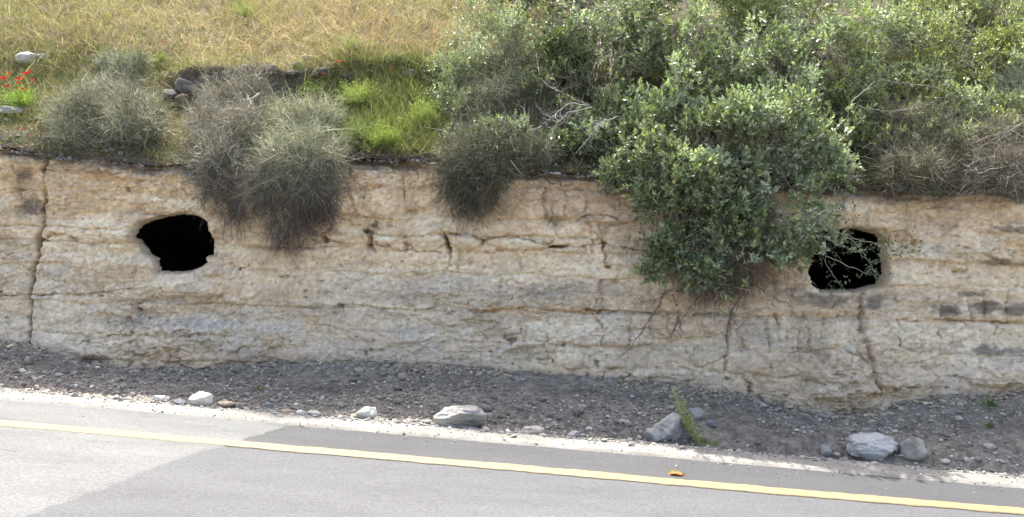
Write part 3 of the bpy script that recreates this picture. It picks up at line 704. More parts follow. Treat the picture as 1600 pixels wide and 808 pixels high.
stone(1478, 722, 18, 7, 'flat pale stone where dappled rubble meets the shoulder', col=pale, cat='stone')
# on the hillside
stone(38, 92, 36, 22, 'grey white rock in the dry grass above the poppies', col=(.50, .50, .49), fn=on_bank)
stone(14, 172, 52, 18, 'flat sunlit ledge rock at the left edge below the poppies', col=(.50, .50, .50), fn=on_bank, patch=(.1, .1, .1))
stone(64, 88, 22, 12, 'smaller pale rock in dry grass right of the grey white rock', col=(.46, .44, .40), fn=on_bank)
stone(480, 90, 22, 9, 'small white rock in grass above the green patch', col=pale, fn=on_bank)
stone(640, 116, 38, 14, 'dark bedded rock poking out at the top of the green patch', col=(.28, .26, .24), fn=on_bank, patch=(.5, .48, .45))
stone(463, 99, 16, 8, 'small pale rock at the brink of the dark outcrop', col=(.46, .42, .36), fn=on_bank)
for k, (x, y, ww, h, c) in enumerate([(288, 136, 44, 30, (.19, .18, .165)), (262, 150, 30, 22, (.15, .14, .13)), (283, 160, 34, 24, (.20, .16, .11)), (322, 128, 30, 20, (.14, .135, .13)), (355, 118, 32, 20, (.15, .145, .14)),
                                      (385, 112, 30, 20, (.13, .13, .13)), (420, 110, 34, 18, (.13, .125, .12)), (455, 118, 34, 16, (.12, .115, .11)), (505, 115, 44, 18, (.13, .12, .11)), (540, 122, 30, 20, (.12, .11, .10)), (250, 185, 30, 26, (.11, .10, .09))]):
    lab = ['blue grey rock with a pale face at the left of the dark outcrop', 'dark rough rock at the left foot of the outcrop', 'brown rock under the pale faced rock of the outcrop', 'dark rock second along the outcrop from the pale faced rock',
           'dark rock above the gap between the two leftmost grey shrubs', 'dark rock at the brink above the second grey shrub', 'dark rock over the right side of the second grey shrub', 'low dark rock left of the green patch',
           'long dark rock at the top left of the green patch', 'dark rock at the top of the green patch', 'dark rock between the two leftmost grey shrubs'][k]
    stone(x, y, ww, h, lab, col=tuple(np.array(c) * .7), fn=on_bank, group='dark outcrop rocks above the rock face', patch=tuple(np.array(c) * 1.5), planes=6)  # dark stone colours lowered further, so the row reads as a shaded lip

# gravel: merged small chips
def scatter_chips(name, P, size, cols, matl, seed, label, flat=.6):
    r = np.random.default_rng(seed); v0, f0 = ico(1); nv = len(v0)
    T = []
    for k in range(12):
        v, _ = rock_shape(1, (1, r.uniform(.6, .95), r.uniform(.4, .8)), r, 7, .05, .08); T.append(v)
    T = np.array(T); n = len(P); ti = r.integers(0, 12, n); a = r.uniform(0, 6.283, n); b = r.normal(0, .35, n)
    v = T[ti] * size[:, None, None]
    cb, sb_ = np.cos(b)[:, None], np.sin(b)[:, None]
    x, y, z = v[..., 0], v[..., 1], v[..., 2]
    y, z = y * cb - z * sb_, y * sb_ + z * cb
    ca, sa = np.cos(a)[:, None], np.sin(a)[:, None]; x, y = x * ca - y * sa, x * sa + y * ca
    V = np.stack([x, y, z], -1) + P[:, None, :]
    Fc = f0[None] + (np.arange(n) * nv)[:, None, None]
    C = np.repeat(cols, nv, 0)
    return tag(mesh_np(name, V.reshape(-1, 3), Fc.reshape(-1, 3), matl, col=C, smooth=False), label, kind='stuff')
def chip_cols(n, r, c0, c1, bright=.1):
    t = r.random(n); c = np.array(c0) + (np.array(c1) - np.array(c0)) * t[:, None]
    k = r.random(n) < bright; c[k] *= 1.6; return np.clip(c * r.uniform(.75, 1.25, (n, 1)), .03, .75)
r = np.random.default_rng(5)
n = 27000
x = r.uniform(-6.8, 6.8, n); q = QE + .02 + (QW - .05 - QE) * r.random(n) ** 1.35
s = np.clip(r.lognormal(-4.75, .55, n), .004, .045)
dens = fbm2(x * 1.1, q * 2, 4, 90); k = (dens + .25 * (np.abs(x + 5.2) < 1.2) + .3 * (q < QE + .6)) > -.32 + .35 * r.random(n)
x, q, s = x[k], q[k], s[k]; n = len(x)
P = np.stack([x, q - SK * x, rubble_z(x, q) + s * .25], -1)
cl = chip_cols(n, r, (.125, .113, .10), (.37, .34, .29), .16)
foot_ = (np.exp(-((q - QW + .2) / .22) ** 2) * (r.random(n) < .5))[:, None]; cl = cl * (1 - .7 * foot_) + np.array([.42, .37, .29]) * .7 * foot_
lit = (sstep(3.2, 4.8, x) * (q < QW - .5))[:, None]; cl = cl * (1 - .6 * lit) + np.array([.38, .36, .31]) * .6 * lit  # chips at the right carry the same painted sunlight
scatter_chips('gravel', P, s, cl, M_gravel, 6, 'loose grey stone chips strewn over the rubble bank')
n = 5200
x = r.uniform(-6.6, 6.6, n); q = QW - .04 - np.abs(r.normal(0, .13, n)); s = np.clip(r.lognormal(-4.6, .6, n), .004, .045)
kb = fbm2(x * 1.5, q, 3, 98) > -.4 + .7 * r.random(n); x, q, s = x[kb], q[kb], s[kb]; n = len(x)
P = np.stack([x, q - SK * x, rubble_z(x, q) + s * .3], -1)
scatter_chips('fallen_rubble', P, s, chip_cols(n, r, (.26, .22, .165), (.46, .40, .30), .04), M_gravel, 11, 'cream coloured crumbs fallen from the rock face along its foot')
n = 5200
x = r.uniform(-6.4, 6.4, n); q = QW - .02 + r.random(n) ** 1.5 * .55; s = np.clip(r.lognormal(-4.3, .5, n), .006, .045)
kb = fbm2(x * 2, q * 3, 3, 95) > -.35 + .5 * r.random(n); x, q, s = x[kb], q[kb], s[kb]; n = len(x)
P = np.stack([x, q - SK * x, bank(x, q) - .01 + .03 * fbm2(x * 7, q * 9, 4, 74) + s * .2 - .05 * (q < QW + .06)], -1)
scatter_chips('brink_rubble', P, s, chip_cols(n, r, (.10, .095, .085), (.26, .25, .23), .12), M_gravel, 10, 'dark broken stones and dirt along the brink of the rock face')
n = 2600
x = r.uniform(-6.8, 6.8, n); q = r.normal(QE + .06, .055, n); s = np.clip(r.lognormal(-4.6, .5, n), .005, .035)
P = np.stack([x, q - SK * x, np.maximum(vz(x, q), rubble_z(x, q)) + s * .2], -1)
scatter_chips('shoulder_gravel', P, s, chip_cols(n, r, (.23, .22, .20), (.31, .30, .275), .05), M_gravel, 8, 'pale crushed stones heaped along the outer edge of the shoulder')
n = 1800
x = r.uniform(-6.8, 6.8, n); q = np.where(r.random(n) < .8, r.uniform(QA, QE, n), QA - np.abs(r.normal(0, .18, n))); s = np.clip(r.lognormal(-5.2, .4, n), .003, .012)
P = np.stack([x, q - SK * x, np.maximum(vz(x, q), zroad(x)) + s * .2], -1)
scatter_chips('shoulder_grit', P, s, chip_cols(n, r, (.20, .195, .18), (.31, .30, .275), .02), M_gravel, 9, 'fine grit lying on the white shoulder')

# ------------------------------------------------------------------ plants
def strips(P, D, L, W, curl, nseg, r, droop=0.0, taper=True, side=None):
    """many thin curved blades. P roots, D unit directions, L lengths, W widths; returns verts (n,2(nseg)+1) and triangles"""
    n = len(P); g = np.array([0, 0, -1.0])
    bend = r.normal(size=(n, 3)) * np.asarray(curl)[..., None] if np.ndim(curl) else r.normal(size=(n, 3)) * curl
    side = r.normal(size=(n, 3)) if side is None else side
    side = np.cross(D, side); side /= np.linalg.norm(side, axis=1)[:, None] + 1e-9
    rows = []
    for k in range(nseg + 1):
        t = k / nseg
        c = P + D * (L * t)[:, None] + bend * (L * t * t)[:, None] + g * (np.asarray(droop) * L * t * t)[:, None]
        w = W * (1 - t * .85 if taper else 1)
        if k < nseg: rows += [c - side * w[:, None] / 2, c + side * w[:, None] / 2]
        else: rows += [c]
    V = np.stack(rows, 1); m = V.shape[1]
    T = []
    for k in range(nseg - 1):
        a = 2 * k; T += [(a, a + 1, a + 3), (a, a + 3, a + 2)]
    a = 2 * (nseg - 1); T += [(a, a + 1, a + 2)]
    Fc = np.array(T)[None] + (np.arange(n) * m)[:, None, None]
    return V.reshape(-1, 3), Fc.reshape(-1, 3), m
def leaves(P, D, N, L, W):
    """pointed folded leaves: root P, along D, normal N"""
    S = np.cross(D, N); S /= np.linalg.norm(S, axis=1)[:, None] + 1e-9
    N2 = np.cross(S, D)
    a = P; t = P + D * L[:, None]; m = P + D * (L * .5)[:, None]
    l = m - S * (W / 2)[:, None] + N2 * (W * .18)[:, None]; rr = m + S * (W / 2)[:, None] + N2 * (W * .18)[:, None]
    V = np.stack([a, l, t, rr], 1); n = len(P)
    Fc = np.array([(0, 1, 2), (0, 2, 3)])[None] + (np.arange(n) * 4)[:, None, None]
    return V.reshape(-1, 3), Fc.reshape(-1, 3), 4
def unit(v): return v / (np.linalg.norm(v, axis=-1, keepdims=True) + 1e-9)
def cat_meshes(L):
    V = []; Fc = []; C = []; o = 0
    for v, f, c in L: V.append(v); Fc.append(f + o); C.append(c); o += len(v)
    return np.concatenate(V), np.concatenate(Fc), np.concatenate(C)
def tube(pts, r0, r1, ns=6):
    pts = np.asarray(pts, float); n = len(pts); V = []; 
    for i in range(n):
        d = pts[min(i + 1, n - 1)] - pts[max(i - 1, 0)]; d = unit(d); a = np.cross(d, (0.3, .2, 1.0)); a = unit(a); b = np.cross(d, a)
        rr = r0 + (r1 - r0) * i / (n - 1)
        for k in range(ns):
            t = 2 * math.pi * k / ns; V.append(pts[i] + rr * (a * math.cos(t) + b * math.sin(t)))
    Fc = []
    for i in range(n - 1):
        for k in range(ns):
            A = i * ns + k; B = i * ns + (k + 1) % ns; Fc += [(A, B, B + ns), (A, B + ns, A + ns)]
    return np.array(V), np.array(Fc)
def wiggle(a, b, n, amp, r, sag=0):
    t = np.linspace(0, 1, n)[:, None]; p = np.asarray(a) + (np.asarray(b) - np.asarray(a)) * t
    w = np.cumsum(r.normal(size=(n, 3)), 0) * amp; w -= w[0] + (w[-1] - w[0]) * t
    p = p + w; p[:, 2] -= sag * 4 * (t * (1 - t))[:, 0]; return p
def branches(root_pts, targets, r, th=.012, col=(.22, .19, .15)):
    out = []
    for tpt in targets:
        a = root_pts[np.argmin(np.linalg.norm(root_pts - tpt, axis=1))] + r.normal(0, .03, 3)
        p = wiggle(a, tpt, 8, .03, r, -.04)
        v, f = tube(p, th * r.uniform(.6, 1.2), .002, 5); out.append((v, f, np.broadcast_to(np.array(col) * r.uniform(.7, 1.5), v.shape)))
        for _ in range(3):
            k = r.integers(3, 8); d = unit(r.normal(size=3) + unit(tpt - a)) * r.uniform(.12, .3)
            v, f = tube(wiggle(p[k], p[k] + d, 5, .012, r), .004, .001, 4); out.append((v, f, np.broadcast_to(np.array(col) * r.uniform(.8, 1.8), v.shape)))
    return cat_meshes(out)

def blob_at(px, py, rpx, h=.35, hang=None):
    h = h * (.48 + .32 * min(1, max(0, (150 - py) / 60)))
    """a lobe of a shrub: centre on the sight line above the bank, or in front of the rock face"""
    if hang is None: p = on_bank(px, py, h)
    else: p = at_q(px, py, QW - hang)
    q = p[1] + SK * p[0]
    return p, rpx * q / F

def leaf_shrub(name, label, cat, blobs, nleaf, seed, leafL=.042, leafW=.017, c0=(.10, .13, .07), c1=(.17, .2, .12), tip=(.2, .25, .12), group=None, twigcol=(.25, .22, .18), spray=10, sq=.7, bare=.25, silver=.75):
    r = np.random.default_rng(seed)
    cs = np.array([b[0] for b in blobs]); rs = np.array([b[1] for b in blobs])
    foot = cs[np.argmax(cs[:, 1])].copy(); q = foot[1] + SK * foot[0]; foot[2] = bank(foot[0], max(q, QW + .15))
    root = thing(name, label, cat, foot, group)
    wgt = rs ** 2; wgt /= wgt.sum()
    ns_ = nleaf // spray
    bi = r.choice(len(blobs), ns_, p=wgt)
    # sprays of leaves sit through each lobe, most of them near its skin; lobes have ragged, clumped outlines
    d = unit(r.normal(size=(ns_, 3))); rad = r.random(ns_) ** .38
    n3 = vn3(d[:, 0] * 2.2 + bi * 7, d[:, 1] * 2.2, d[:, 2] * 2.2, seed)
    P = cs[bi] + d * (rs[bi] * rad * (1 + .38 * n3))[:, None] * np.array([1, sq, 1])
    clump = 1.15 * vn3(P[:, 0] * 4.2, P[:, 1] * 4.2, P[:, 2] * 4.2, seed + 1) + .6 * vn3(P[:, 0] * 12, P[:, 1] * 12, P[:, 2] * 12, seed + 2)
    keep = clump > (.04 if leafL > .03 else -.12) + .25 * (r.random(ns_) - .5); P, d, bi, clump = P[keep], d[keep], bi[keep], clump[keep]
    ns_ = len(P)
    ax = unit(d * .7 + np.array([0, -.35, .55]) + .55 * r.normal(size=(ns_, 3)))
    sl = r.uniform(.05, .11, ns_) * (leafL / .04)
    # leaves round each spray
    k = np.arange(spray); t = (k + .5) / spray
    Pl = P[:, None, :] + ax[:, None, :] * (sl[:, None] * t[None])[..., None]
    rnd = unit(r.normal(size=(ns_, spray, 3))); rad_ = rnd - (rnd * ax[:, None]).sum(-1, keepdims=True) * ax[:, None]
    Dl = unit(unit(rad_) * (1.0 - .55 * t)[None, :, None] + ax[:, None] * (.45 + .7 * t)[None, :, None])
    Nl = unit(ax[:, None] + .35 * r.normal(size=(ns_, spray, 3)) - 0 * Dl)
    Nf = ns_ * spray
    LL = 1.22 * leafL * r.uniform(.6, 1.25, Nf); WW = LL * (leafW / leafL) * r.uniform(.8, 1.2, Nf)
    V, Fc, m = leaves(Pl.reshape(-1, 3), Dl.reshape(-1, 3), Nl.reshape(-1, 3), LL, WW)
    tone = np.repeat(np.clip(.5 + .35 * r.normal(size=ns_) * .6 + .45 * vn3(P[:, 0] * 2.5, P[:, 1] * 2.5, P[:, 2] * 2.5, seed + 4), 0, 1), spray)
    C = np.array(c0) + (np.array(c1) - np.array(c0)) * tone[:, None]
    sv_ = np.repeat(sstep(.0, .4, vn3(P[:, 0] * 3.1 + 5, P[:, 1] * 3.1, P[:, 2] * 3.1, seed + 8) + .3 * (r.random(ns_) - .5)), spray)[:, None] * silver; C = C * (1 - sv_) + np.array([.27, .315, .265]) * sv_
    tp = (np.repeat(r.random(ns_), spray) < .18)[:, None]; C = np.where(tp, C * .5 + np.array(tip) * .5, C)
    old = (r.random(Nf) < .015)[:, None]; C = np.where(old, np.array([.30, .26, .08]), C)
    C = C * r.uniform(.45, 1.75, (Nf, 1)) * np.array([1.34, 1.3, 1.15])
    o = mesh_np('foliage', V, Fc, M_leaf, parent=root, col=np.repeat(C, m, 0), smooth=False); o['kind'] = 'stuff'
    # spray stems and inner twigs
    V1, F1, m1 = strips(P - ax * sl[:, None] * .8, ax, sl * 1.7, np.full(ns_, .0028), .1, 2, r)
    nb = int(ns_ * bare); bi2 = r.choice(len(blobs), nb, p=wgt); d2 = unit(r.normal(size=(nb, 3)))
    P2 = cs[bi2] + d2 * (rs[bi2] * r.random(nb) ** .5 * .9)[:, None] * np.array([1, sq, 1])
    V2, F2, m2 = strips(P2, unit(d2 + .8 * r.normal(size=(nb, 3))), r.uniform(.1, .28, nb), r.uniform(.002, .0045, nb), .3, 3, r)
    c1_ = np.array(twigcol) * r.uniform(.6, 1.2, (ns_, 1)); c2_ = np.array(twigcol) * r.uniform(.6, 2.0, (nb, 1))
    V, Fc, C = cat_meshes([(V1, F1, np.repeat(c1_, m1, 0)), (V2, F2, np.repeat(c2_, m2, 0))])
    o = mesh_np('twigs', V, Fc, M_twig, parent=root, col=C, smooth=False); o['kind'] = 'stuff'
    V, Fc, C = branches(np.array([foot + np.array([dx, 0, 0]) for dx in (-.1, 0, .1)]), cs, r, .014, twigcol)
    mesh_np('branches', V, Fc, M_bark, parent=root, col=C)
    return root

def wire_shrub(name, label, blobs, ntw, seed, c0=(.24, .24, .2), c1=(.36, .36, .3), cdark=(.10, .085, .068), group=None, cat='shrub', L=(.07, .22), droopz=None, hair=0.0, up=.6, W=.0046):
    """a rounded shrub made of very many thin, curling, nearly leafless twigs"""
    r = np.random.default_rng(seed)
    cs = np.array([b[0] for b in blobs]); rs = np.array([b[1] for b in blobs])
    foot = cs[np.argmax(cs[:, 1])].copy(); q = foot[1] + SK * foot[0]; foot[2] = bank(foot[0], max(q, QW + .15))
    root = thing(name, label, cat, foot, group)
    wgt = rs ** 2.3; wgt /= wgt.sum(); bi = r.choice(len(blobs), ntw, p=wgt)
    d = unit(r.normal(size=(ntw, 3)) + np.array([0, -.35, .15])); rad = r.random(ntw) ** .45 * .92
    n3 = vn3(d[:, 0] * 3 + bi * 5, d[:, 1] * 3, d[:, 2] * 3, seed)
    P = cs[bi] + d * (rs[bi] * rad * (1 + .45 * n3))[:, None] * np.array([1, .8, 1])
    clump = vn3(P[:, 0] * 7, P[:, 1] * 7, P[:, 2] * 7, seed + 1); clump = clump + .6 * vn3(P[:, 0] * 16, P[:, 1] * 16, P[:, 2] * 16, seed + 6); kp = clump > -.25 + .3 * (r.random(ntw) - .5)
    P, d, bi, rad = P[kp], d[kp], bi[kp], rad[kp]; n = len(P)
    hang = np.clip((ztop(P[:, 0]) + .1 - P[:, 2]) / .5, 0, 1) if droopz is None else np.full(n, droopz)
    D = unit(d * .6 + np.array([0, 0, 1.0]) * (.7 * up * (1 - hang) - .6 * hang)[:, None] + .75 * r.normal(size=(n, 3)))
    LL = r.uniform(*L, n)
    V, Fc, m = strips(P, D, LL, W * r.uniform(.5, 1.5, n), .5, 4, r, droop=.1 + .4 * hang)
    t = np.clip(.5 + .5 * vn3(P[:, 0] * 3, P[:, 1] * 3, P[:, 2] * 3, seed + 3) + .25 * r.normal(size=n), 0, 1)[:, None]
    C = np.array(c0) + (np.array(c1) - np.array(c0)) * t
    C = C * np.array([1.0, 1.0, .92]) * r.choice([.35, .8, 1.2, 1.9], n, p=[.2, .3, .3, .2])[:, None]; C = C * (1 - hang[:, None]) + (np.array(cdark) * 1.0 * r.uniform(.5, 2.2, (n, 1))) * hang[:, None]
    wh = (r.random(n) < .03)[:, None]; C = np.where(wh, np.array([.42, .40, .36]), C)
    parts = [(V, Fc, np.repeat(C, m, 0))]
    # side twiglets
    k = r.choice(n, int(n * .9)); tt = r.uniform(.3, .9, len(k))
    Ps = P[k] + D[k] * (LL[k] * tt)[:, None]
    V2, F2, m2 = strips(Ps, unit(D[k] + .9 * r.normal(size=(len(k), 3))), LL[k] * r.uniform(.2, .4, len(k)), np.full(len(k), W * .8), .3, 2, r)
    parts.append((V2, F2, np.repeat(C[k], m2, 0)))
    V, Fc, C = cat_meshes(parts)
    o = mesh_np('twigs', V, Fc, M_twig, parent=root, col=C, smooth=False); o['kind'] = 'stuff'
    tg = cs[:, None, :] + unit(r.normal(size=(len(cs), 5, 3))) * (rs * .6)[:, None, None]
    V, Fc, C = branches(np.array([foot, foot + np.array([.1, 0, 0])]), tg.reshape(-1, 3), r, .008, (.34, .32, .28))
    mesh_np('branches', V, Fc, M_bark, parent=root, col=C)
    return root

B = blob_at
wire_shrub('spiny_shrub', 'leftmost grey wiry dome shaped shrub on the brink, beside the poppies',
           [B(110, 190, 44, .15), B(150, 175, 52, .25), B(205, 180, 52, .25), B(235, 210, 34, .12), B(180, 215, 52, .05), B(110, 222, 36, .02), B(165, 150, 30, .2), B(205, 130, 24, .15)], 15000, 31,
           c0=(.22, .225, .16), c1=(.33, .33, .25), group='grey wiry shrubs along the brink of the rock face')
wire_shrub('spiny_shrub', 'second grey wiry shrub from the left, spilling over the rock face beside the left cave',
           [B(350, 165, 48, .3), B(390, 160, 46, .25), B(330, 205, 44, .2), B(380, 210, 52, .3), B(340, 250, 42, None, .12) if False else (at_q(345, 250, QW - .05), .30), (at_q(385, 290, QW - .12), .27), (at_q(335, 285, QW - .08), .2), (at_q(365, 330, QW - .12), .15), B(400, 130, 26, .15)], 16000, 32,
           c0=(.19, .18, .145), c1=(.31, .295, .25), group='grey wiry shrubs along the brink of the rock face')
wire_shrub('spiny_shrub', 'third grey wiry shrub, hanging lowest over the rock face left of centre',
           [B(455, 200, 48, .25), B(500, 195, 42, .2), (at_q(455, 245, QW - .1), .34), (at_q(505, 240, QW - .1), .28), (at_q(430, 290, QW - .2), .28), (at_q(490, 290, QW - .2), .27), (at_q(450, 335, QW - .2), .24), (at_q(495, 325, QW - .12), .17), (at_q(440, 372, QW - .1), .09)], 19000, 33,
           c0=(.23, .24, .17), c1=(.38, .39, .29), group='grey wiry shrubs along the brink of the rock face')
wire_shrub('spiny_shrub', 'dark wiry shrub hanging over the rock face below the silvery leaved shrub',
           [B(750, 215, 40, .1), B(810, 205, 40, .1), (at_q(735, 245, QW - .08), .30), (at_q(785, 245, QW - .08), .30), (at_q(730, 285, QW - .15), .22), (at_q(780, 280, QW - .1), .18), (at_q(728, 318, QW - .12), .13), (at_q(712, 285, QW - .1), .2), (at_q(755, 298, QW - .1), .2), (at_q(805, 262, QW - .05), .2), B(850, 210, 40, .1), (at_q(835, 240, QW), .2), B(765, 170, 46, .35), B(820, 160, 46, .4), B(800, 110, 40, .4)], 21000, 34,
           c0=(.085, .09, .06), c1=(.16, .165, .11), cdark=(.08, .075, .05), group='grey wiry shrubs along the brink of the rock face')
wire_shrub('spiny_shrub', 'brown wiry shrub above the rock face right of the second cave',
           [B(1400, 245, 44, .15), B(1440, 215, 46, .3), B(1480, 240, 44, .15), (at_q(1400, 270, QW - .02), .2), (at_q(1450, 272, QW - .02), .22), B(1390, 205, 36, .3)], 11000, 35,
           c0=(.09, .09, .06), c1=(.18, .175, .12), cdark=(.12, .10, .08), group='grey wiry shrubs along the brink of the rock face')
wire_shrub('spiny_shrub', 'grey brown wiry shrub at the right edge of the brink',
           [B(1530, 240, 42, .2), B(1570, 225, 44, .25), (at_q(1525, 272, QW - .02), .2), (at_q(1580, 268, QW - .02), .26), B(1610, 240, 44, .2)], 11000, 36,
           c0=(.12, .11, .085), c1=(.24, .22, .18), cdark=(.12, .105, .085), group='grey wiry shrubs along the brink of the rock face')
wire_shrub('spiny_shrub', 'soft grey green broom like shrub at the far right edge above the brink',
           [B(1590, 150, 40, .35), B(1620, 140, 44, .35), B(1600, 180, 34, .3)], 8000, 37, c0=(.17, .20, .15), c1=(.26, .30, .22), group='grey wiry shrubs along the brink of the rock face')
wire_shrub('spiny_shrub', 'small grey green wiry tuft in the dry grass behind the leftmost dome shaped shrub',
           [B(190, 110, 26, .12), B(215, 100, 20, .1), B(165, 100, 16, .08)], 3500, 38, c0=(.20, .22, .15), c1=(.28, .31, .2), group='grey wiry shrubs along the brink of the rock face', L=(.06, .16))

wire_shrub('twig_tangle', 'tangle of dead brown twigs hanging under the largest leafy shrub',
           [(at_q(1060, 440, QW - .10), .14), (at_q(1110, 452, QW - .12), .14), (at_q(1150, 448, QW - .12), .13), (at_q(1190, 430, QW - .10), .12), (at_q(1230, 415, QW - .08), .10), (at_q(1025, 430, QW - .08), .09), (at_q(1100, 420, QW - .16), .18), (at_q(1170, 405, QW - .16), .18)], 4200, 39,
           cdark=(.17, .12, .08), cat='twigs', L=(.06, .2), droopz=.8, W=.0036)
GR = 'leafy shrubs growing over the rock face'
leaf_shrub('leafy_shrub', 'slender silvery small leaved shrub left of the big leafy shrubs', 'shrub',
           [B(738, 60, 50, .4), B(700, 110, 34, .2), B(730, 120, 46, .35), B(775, 110, 50, .4), B(695, 165, 32, .2), B(735, 180, 42, .25), B(790, 60, 48, .4), B(800, 150, 40, .3), B(760, 20, 40, .3), B(705, 210, 28, .1), B(770, 200, 36, .15), B(820, 100, 36, .4), B(715, 235, 30, .2), B(760, 225, 40, .35), B(800, 215, 40, .35), (at_q(745, 250, QW - .05), .2)],
           62000, 41, .026, .008, (.10, .125, .08), (.18, .21, .145), (.22, .27, .13), GR, spray=10)
leaf_shrub('leafy_shrub', 'dark green leafy shrub behind the bare white branch', 'shrub',
           [B(850, 40, 44, .5), B(900, 30, 55, .6), B(940, 90, 55, .6), B(880, 100, 48, .5), B(1000, 40, 60, .7), B(960, 150, 50, .6), B(880, -25, 50, .5), B(800, -20, 50, .5), B(960, -30, 50, .5), B(1030, -20, 50, .5), B(905, 160, 36, .35), B(850, 160, 34, .25), B(1040, 90, 50, .7), B(840, 110, 34, .3), B(955, 5, 50, .6), B(840, -10, 40, .5), B(870, 140, 50, .7), B(920, 130, 50, .8), B(960, 190, 40, .6), B(830, 60, 46, .7), B(890, 60, 50, .8), B(850, 175, 44, .5), B(890, 195, 44, .45), B(930, 220, 40, .35), B(870, 228, 30, .25), B(800, 190, 36, .4), B(860, 200, 34, .2), B(835, 190, 36, .3), B(880, 215, 34, .2), B(925, 205, 34, .25), B(850, 232, 26, .1), B(905, 235, 26, .1), B(950, 235, 26, .1)],
           135000, 42, .034, .014, (.045, .062, .035), (.10, .13, .07), (.15, .19, .08), GR)  # dark green of its own, lowered further to paint in inner shade
leaf_shrub('leafy_shrub', 'largest leafy shrub, cascading over the rock face down beside the right cave', 'shrub',
           [B(1010, 215, 48, .5), B(970, 215, 30, .3), B(1060, 170, 62, .75), B(1120, 140, 66, .85), B(1180, 110, 70, .9), B(1090, 80, 60, .8), B(1230, 160, 66, .85), B(1160, 210, 66, .8), B(1080, 235, 60, .6), B(1220, 225, 60, .7),
            (at_q(1020, 250, QW - .1), .3), (at_q(1070, 280, QW - .25), .40), (at_q(1140, 275, QW - .15), .36), (at_q(1210, 270, QW - .12), .36), (at_q(1280, 255, QW - .06), .32), (at_q(1100, 225, QW - .02), .36), (at_q(1175, 215, QW - .02), .38), (at_q(1240, 215, QW - .02), .36), (at_q(1320, 250, QW - .2), .22),
            (at_q(1050, 325, QW - .25), .28), (at_q(1110, 335, QW - .25), .38), (at_q(1180, 340, QW - .25), .38), (at_q(1245, 325, QW - .28), .33), (at_q(1058, 385, QW - .25), .26), (at_q(1105, 400, QW - .3), .30), (at_q(1165, 400, QW - .28), .30), (at_q(1215, 385, QW - .25), .26),
            (at_q(1040, 415, QW - .22), .16), (at_q(1085, 430, QW - .2), .18), (at_q(1120, 440, QW - .2), .18), (at_q(1015, 430, QW - .15), .08), (at_q(1150, 435, QW - .15), .14), (at_q(1285, 310, QW - .22), .2), (at_q(1130, 370, QW - .3), .34), (at_q(1080, 360, QW - .28), .26), (at_q(1200, 365, QW - .3), .28), (at_q(1260, 375, QW - .25), .17), (at_q(1292, 385, QW - .25), .17), (at_q(1290, 410, QW - .22), .08), (at_q(958, 275, QW - .1), .13), (at_q(1040, 300, QW - .15), .28), (at_q(1085, 320, QW - .1), .3), (at_q(1150, 310, QW - .1), .34), (at_q(1210, 330, QW - .1), .28), B(990, 180, 40, .5), B(955, 215, 34, .25)],
           200000, 43, .042, .018, (.095, .125, .08), (.19, .225, .155), (.24, .31, .13), GR, spray=10)
leaf_shrub('leafy_shrub', 'tall bright leafy shrub at the top of the frame right of the largest shrub', 'shrub',
           [B(1090, -30, 60, .6), B(1170, -35, 60, .6), B(1250, -35, 60, .6), B(1330, -30, 60, .6), B(1400, -30, 50, .6), B(1100, 15, 60, .8), B(1190, 10, 66, .85), B(1270, 20, 64, .8), B(1280, 90, 60, .8), B(1330, 60, 56, .7), B(1320, 140, 50, .65), B(1380, 30, 52, .6), B(1370, 110, 48, .55), B(1290, 190, 46, .6), B(1335, 200, 36, .4)],
           105000, 44, .037, .015, (.11, .14, .075), (.20, .24, .13), (.25, .32, .12), GR)
leaf_shrub('leafy_shrub', 'yellowish green fine leaved shrub at the upper right above the brown wiry shrub', 'shrub',
           [B(1470, -30, 50, .5), B(1540, -30, 50, .5), B(1560, 10, 40, .4), B(1440, 70, 54, .3), B(1500, 60, 50, .28), B(1460, 130, 46, .28), B(1520, 120, 46, .25), B(1420, 160, 40, .2), B(1550, 90, 36, .2), B(1380, 180, 40, .3), B(1410, 205, 34, .25), B(1360, 225, 30, .25), B(1570, 190, 34, .3), B(1510, 205, 34, .25), B(1580, 40, 40, .3), B(1400, 235, 30, .35), B(1455, 220, 34, .4), B(1510, 225, 30, .35), B(1565, 215, 34, .4), B(1600, 110, 40, .4), B(1580, 70, 40, .4), B(1490, 180, 42, .2), B(1540, 180, 38, .3), B(1430, 20, 46, .3), B(1500, 10, 46, .25), B(1440, 205, 34, .2)],
           105000, 45, .030, .012, (.12, .145, .065), (.20, .23, .11), (.27, .32, .11), GR)

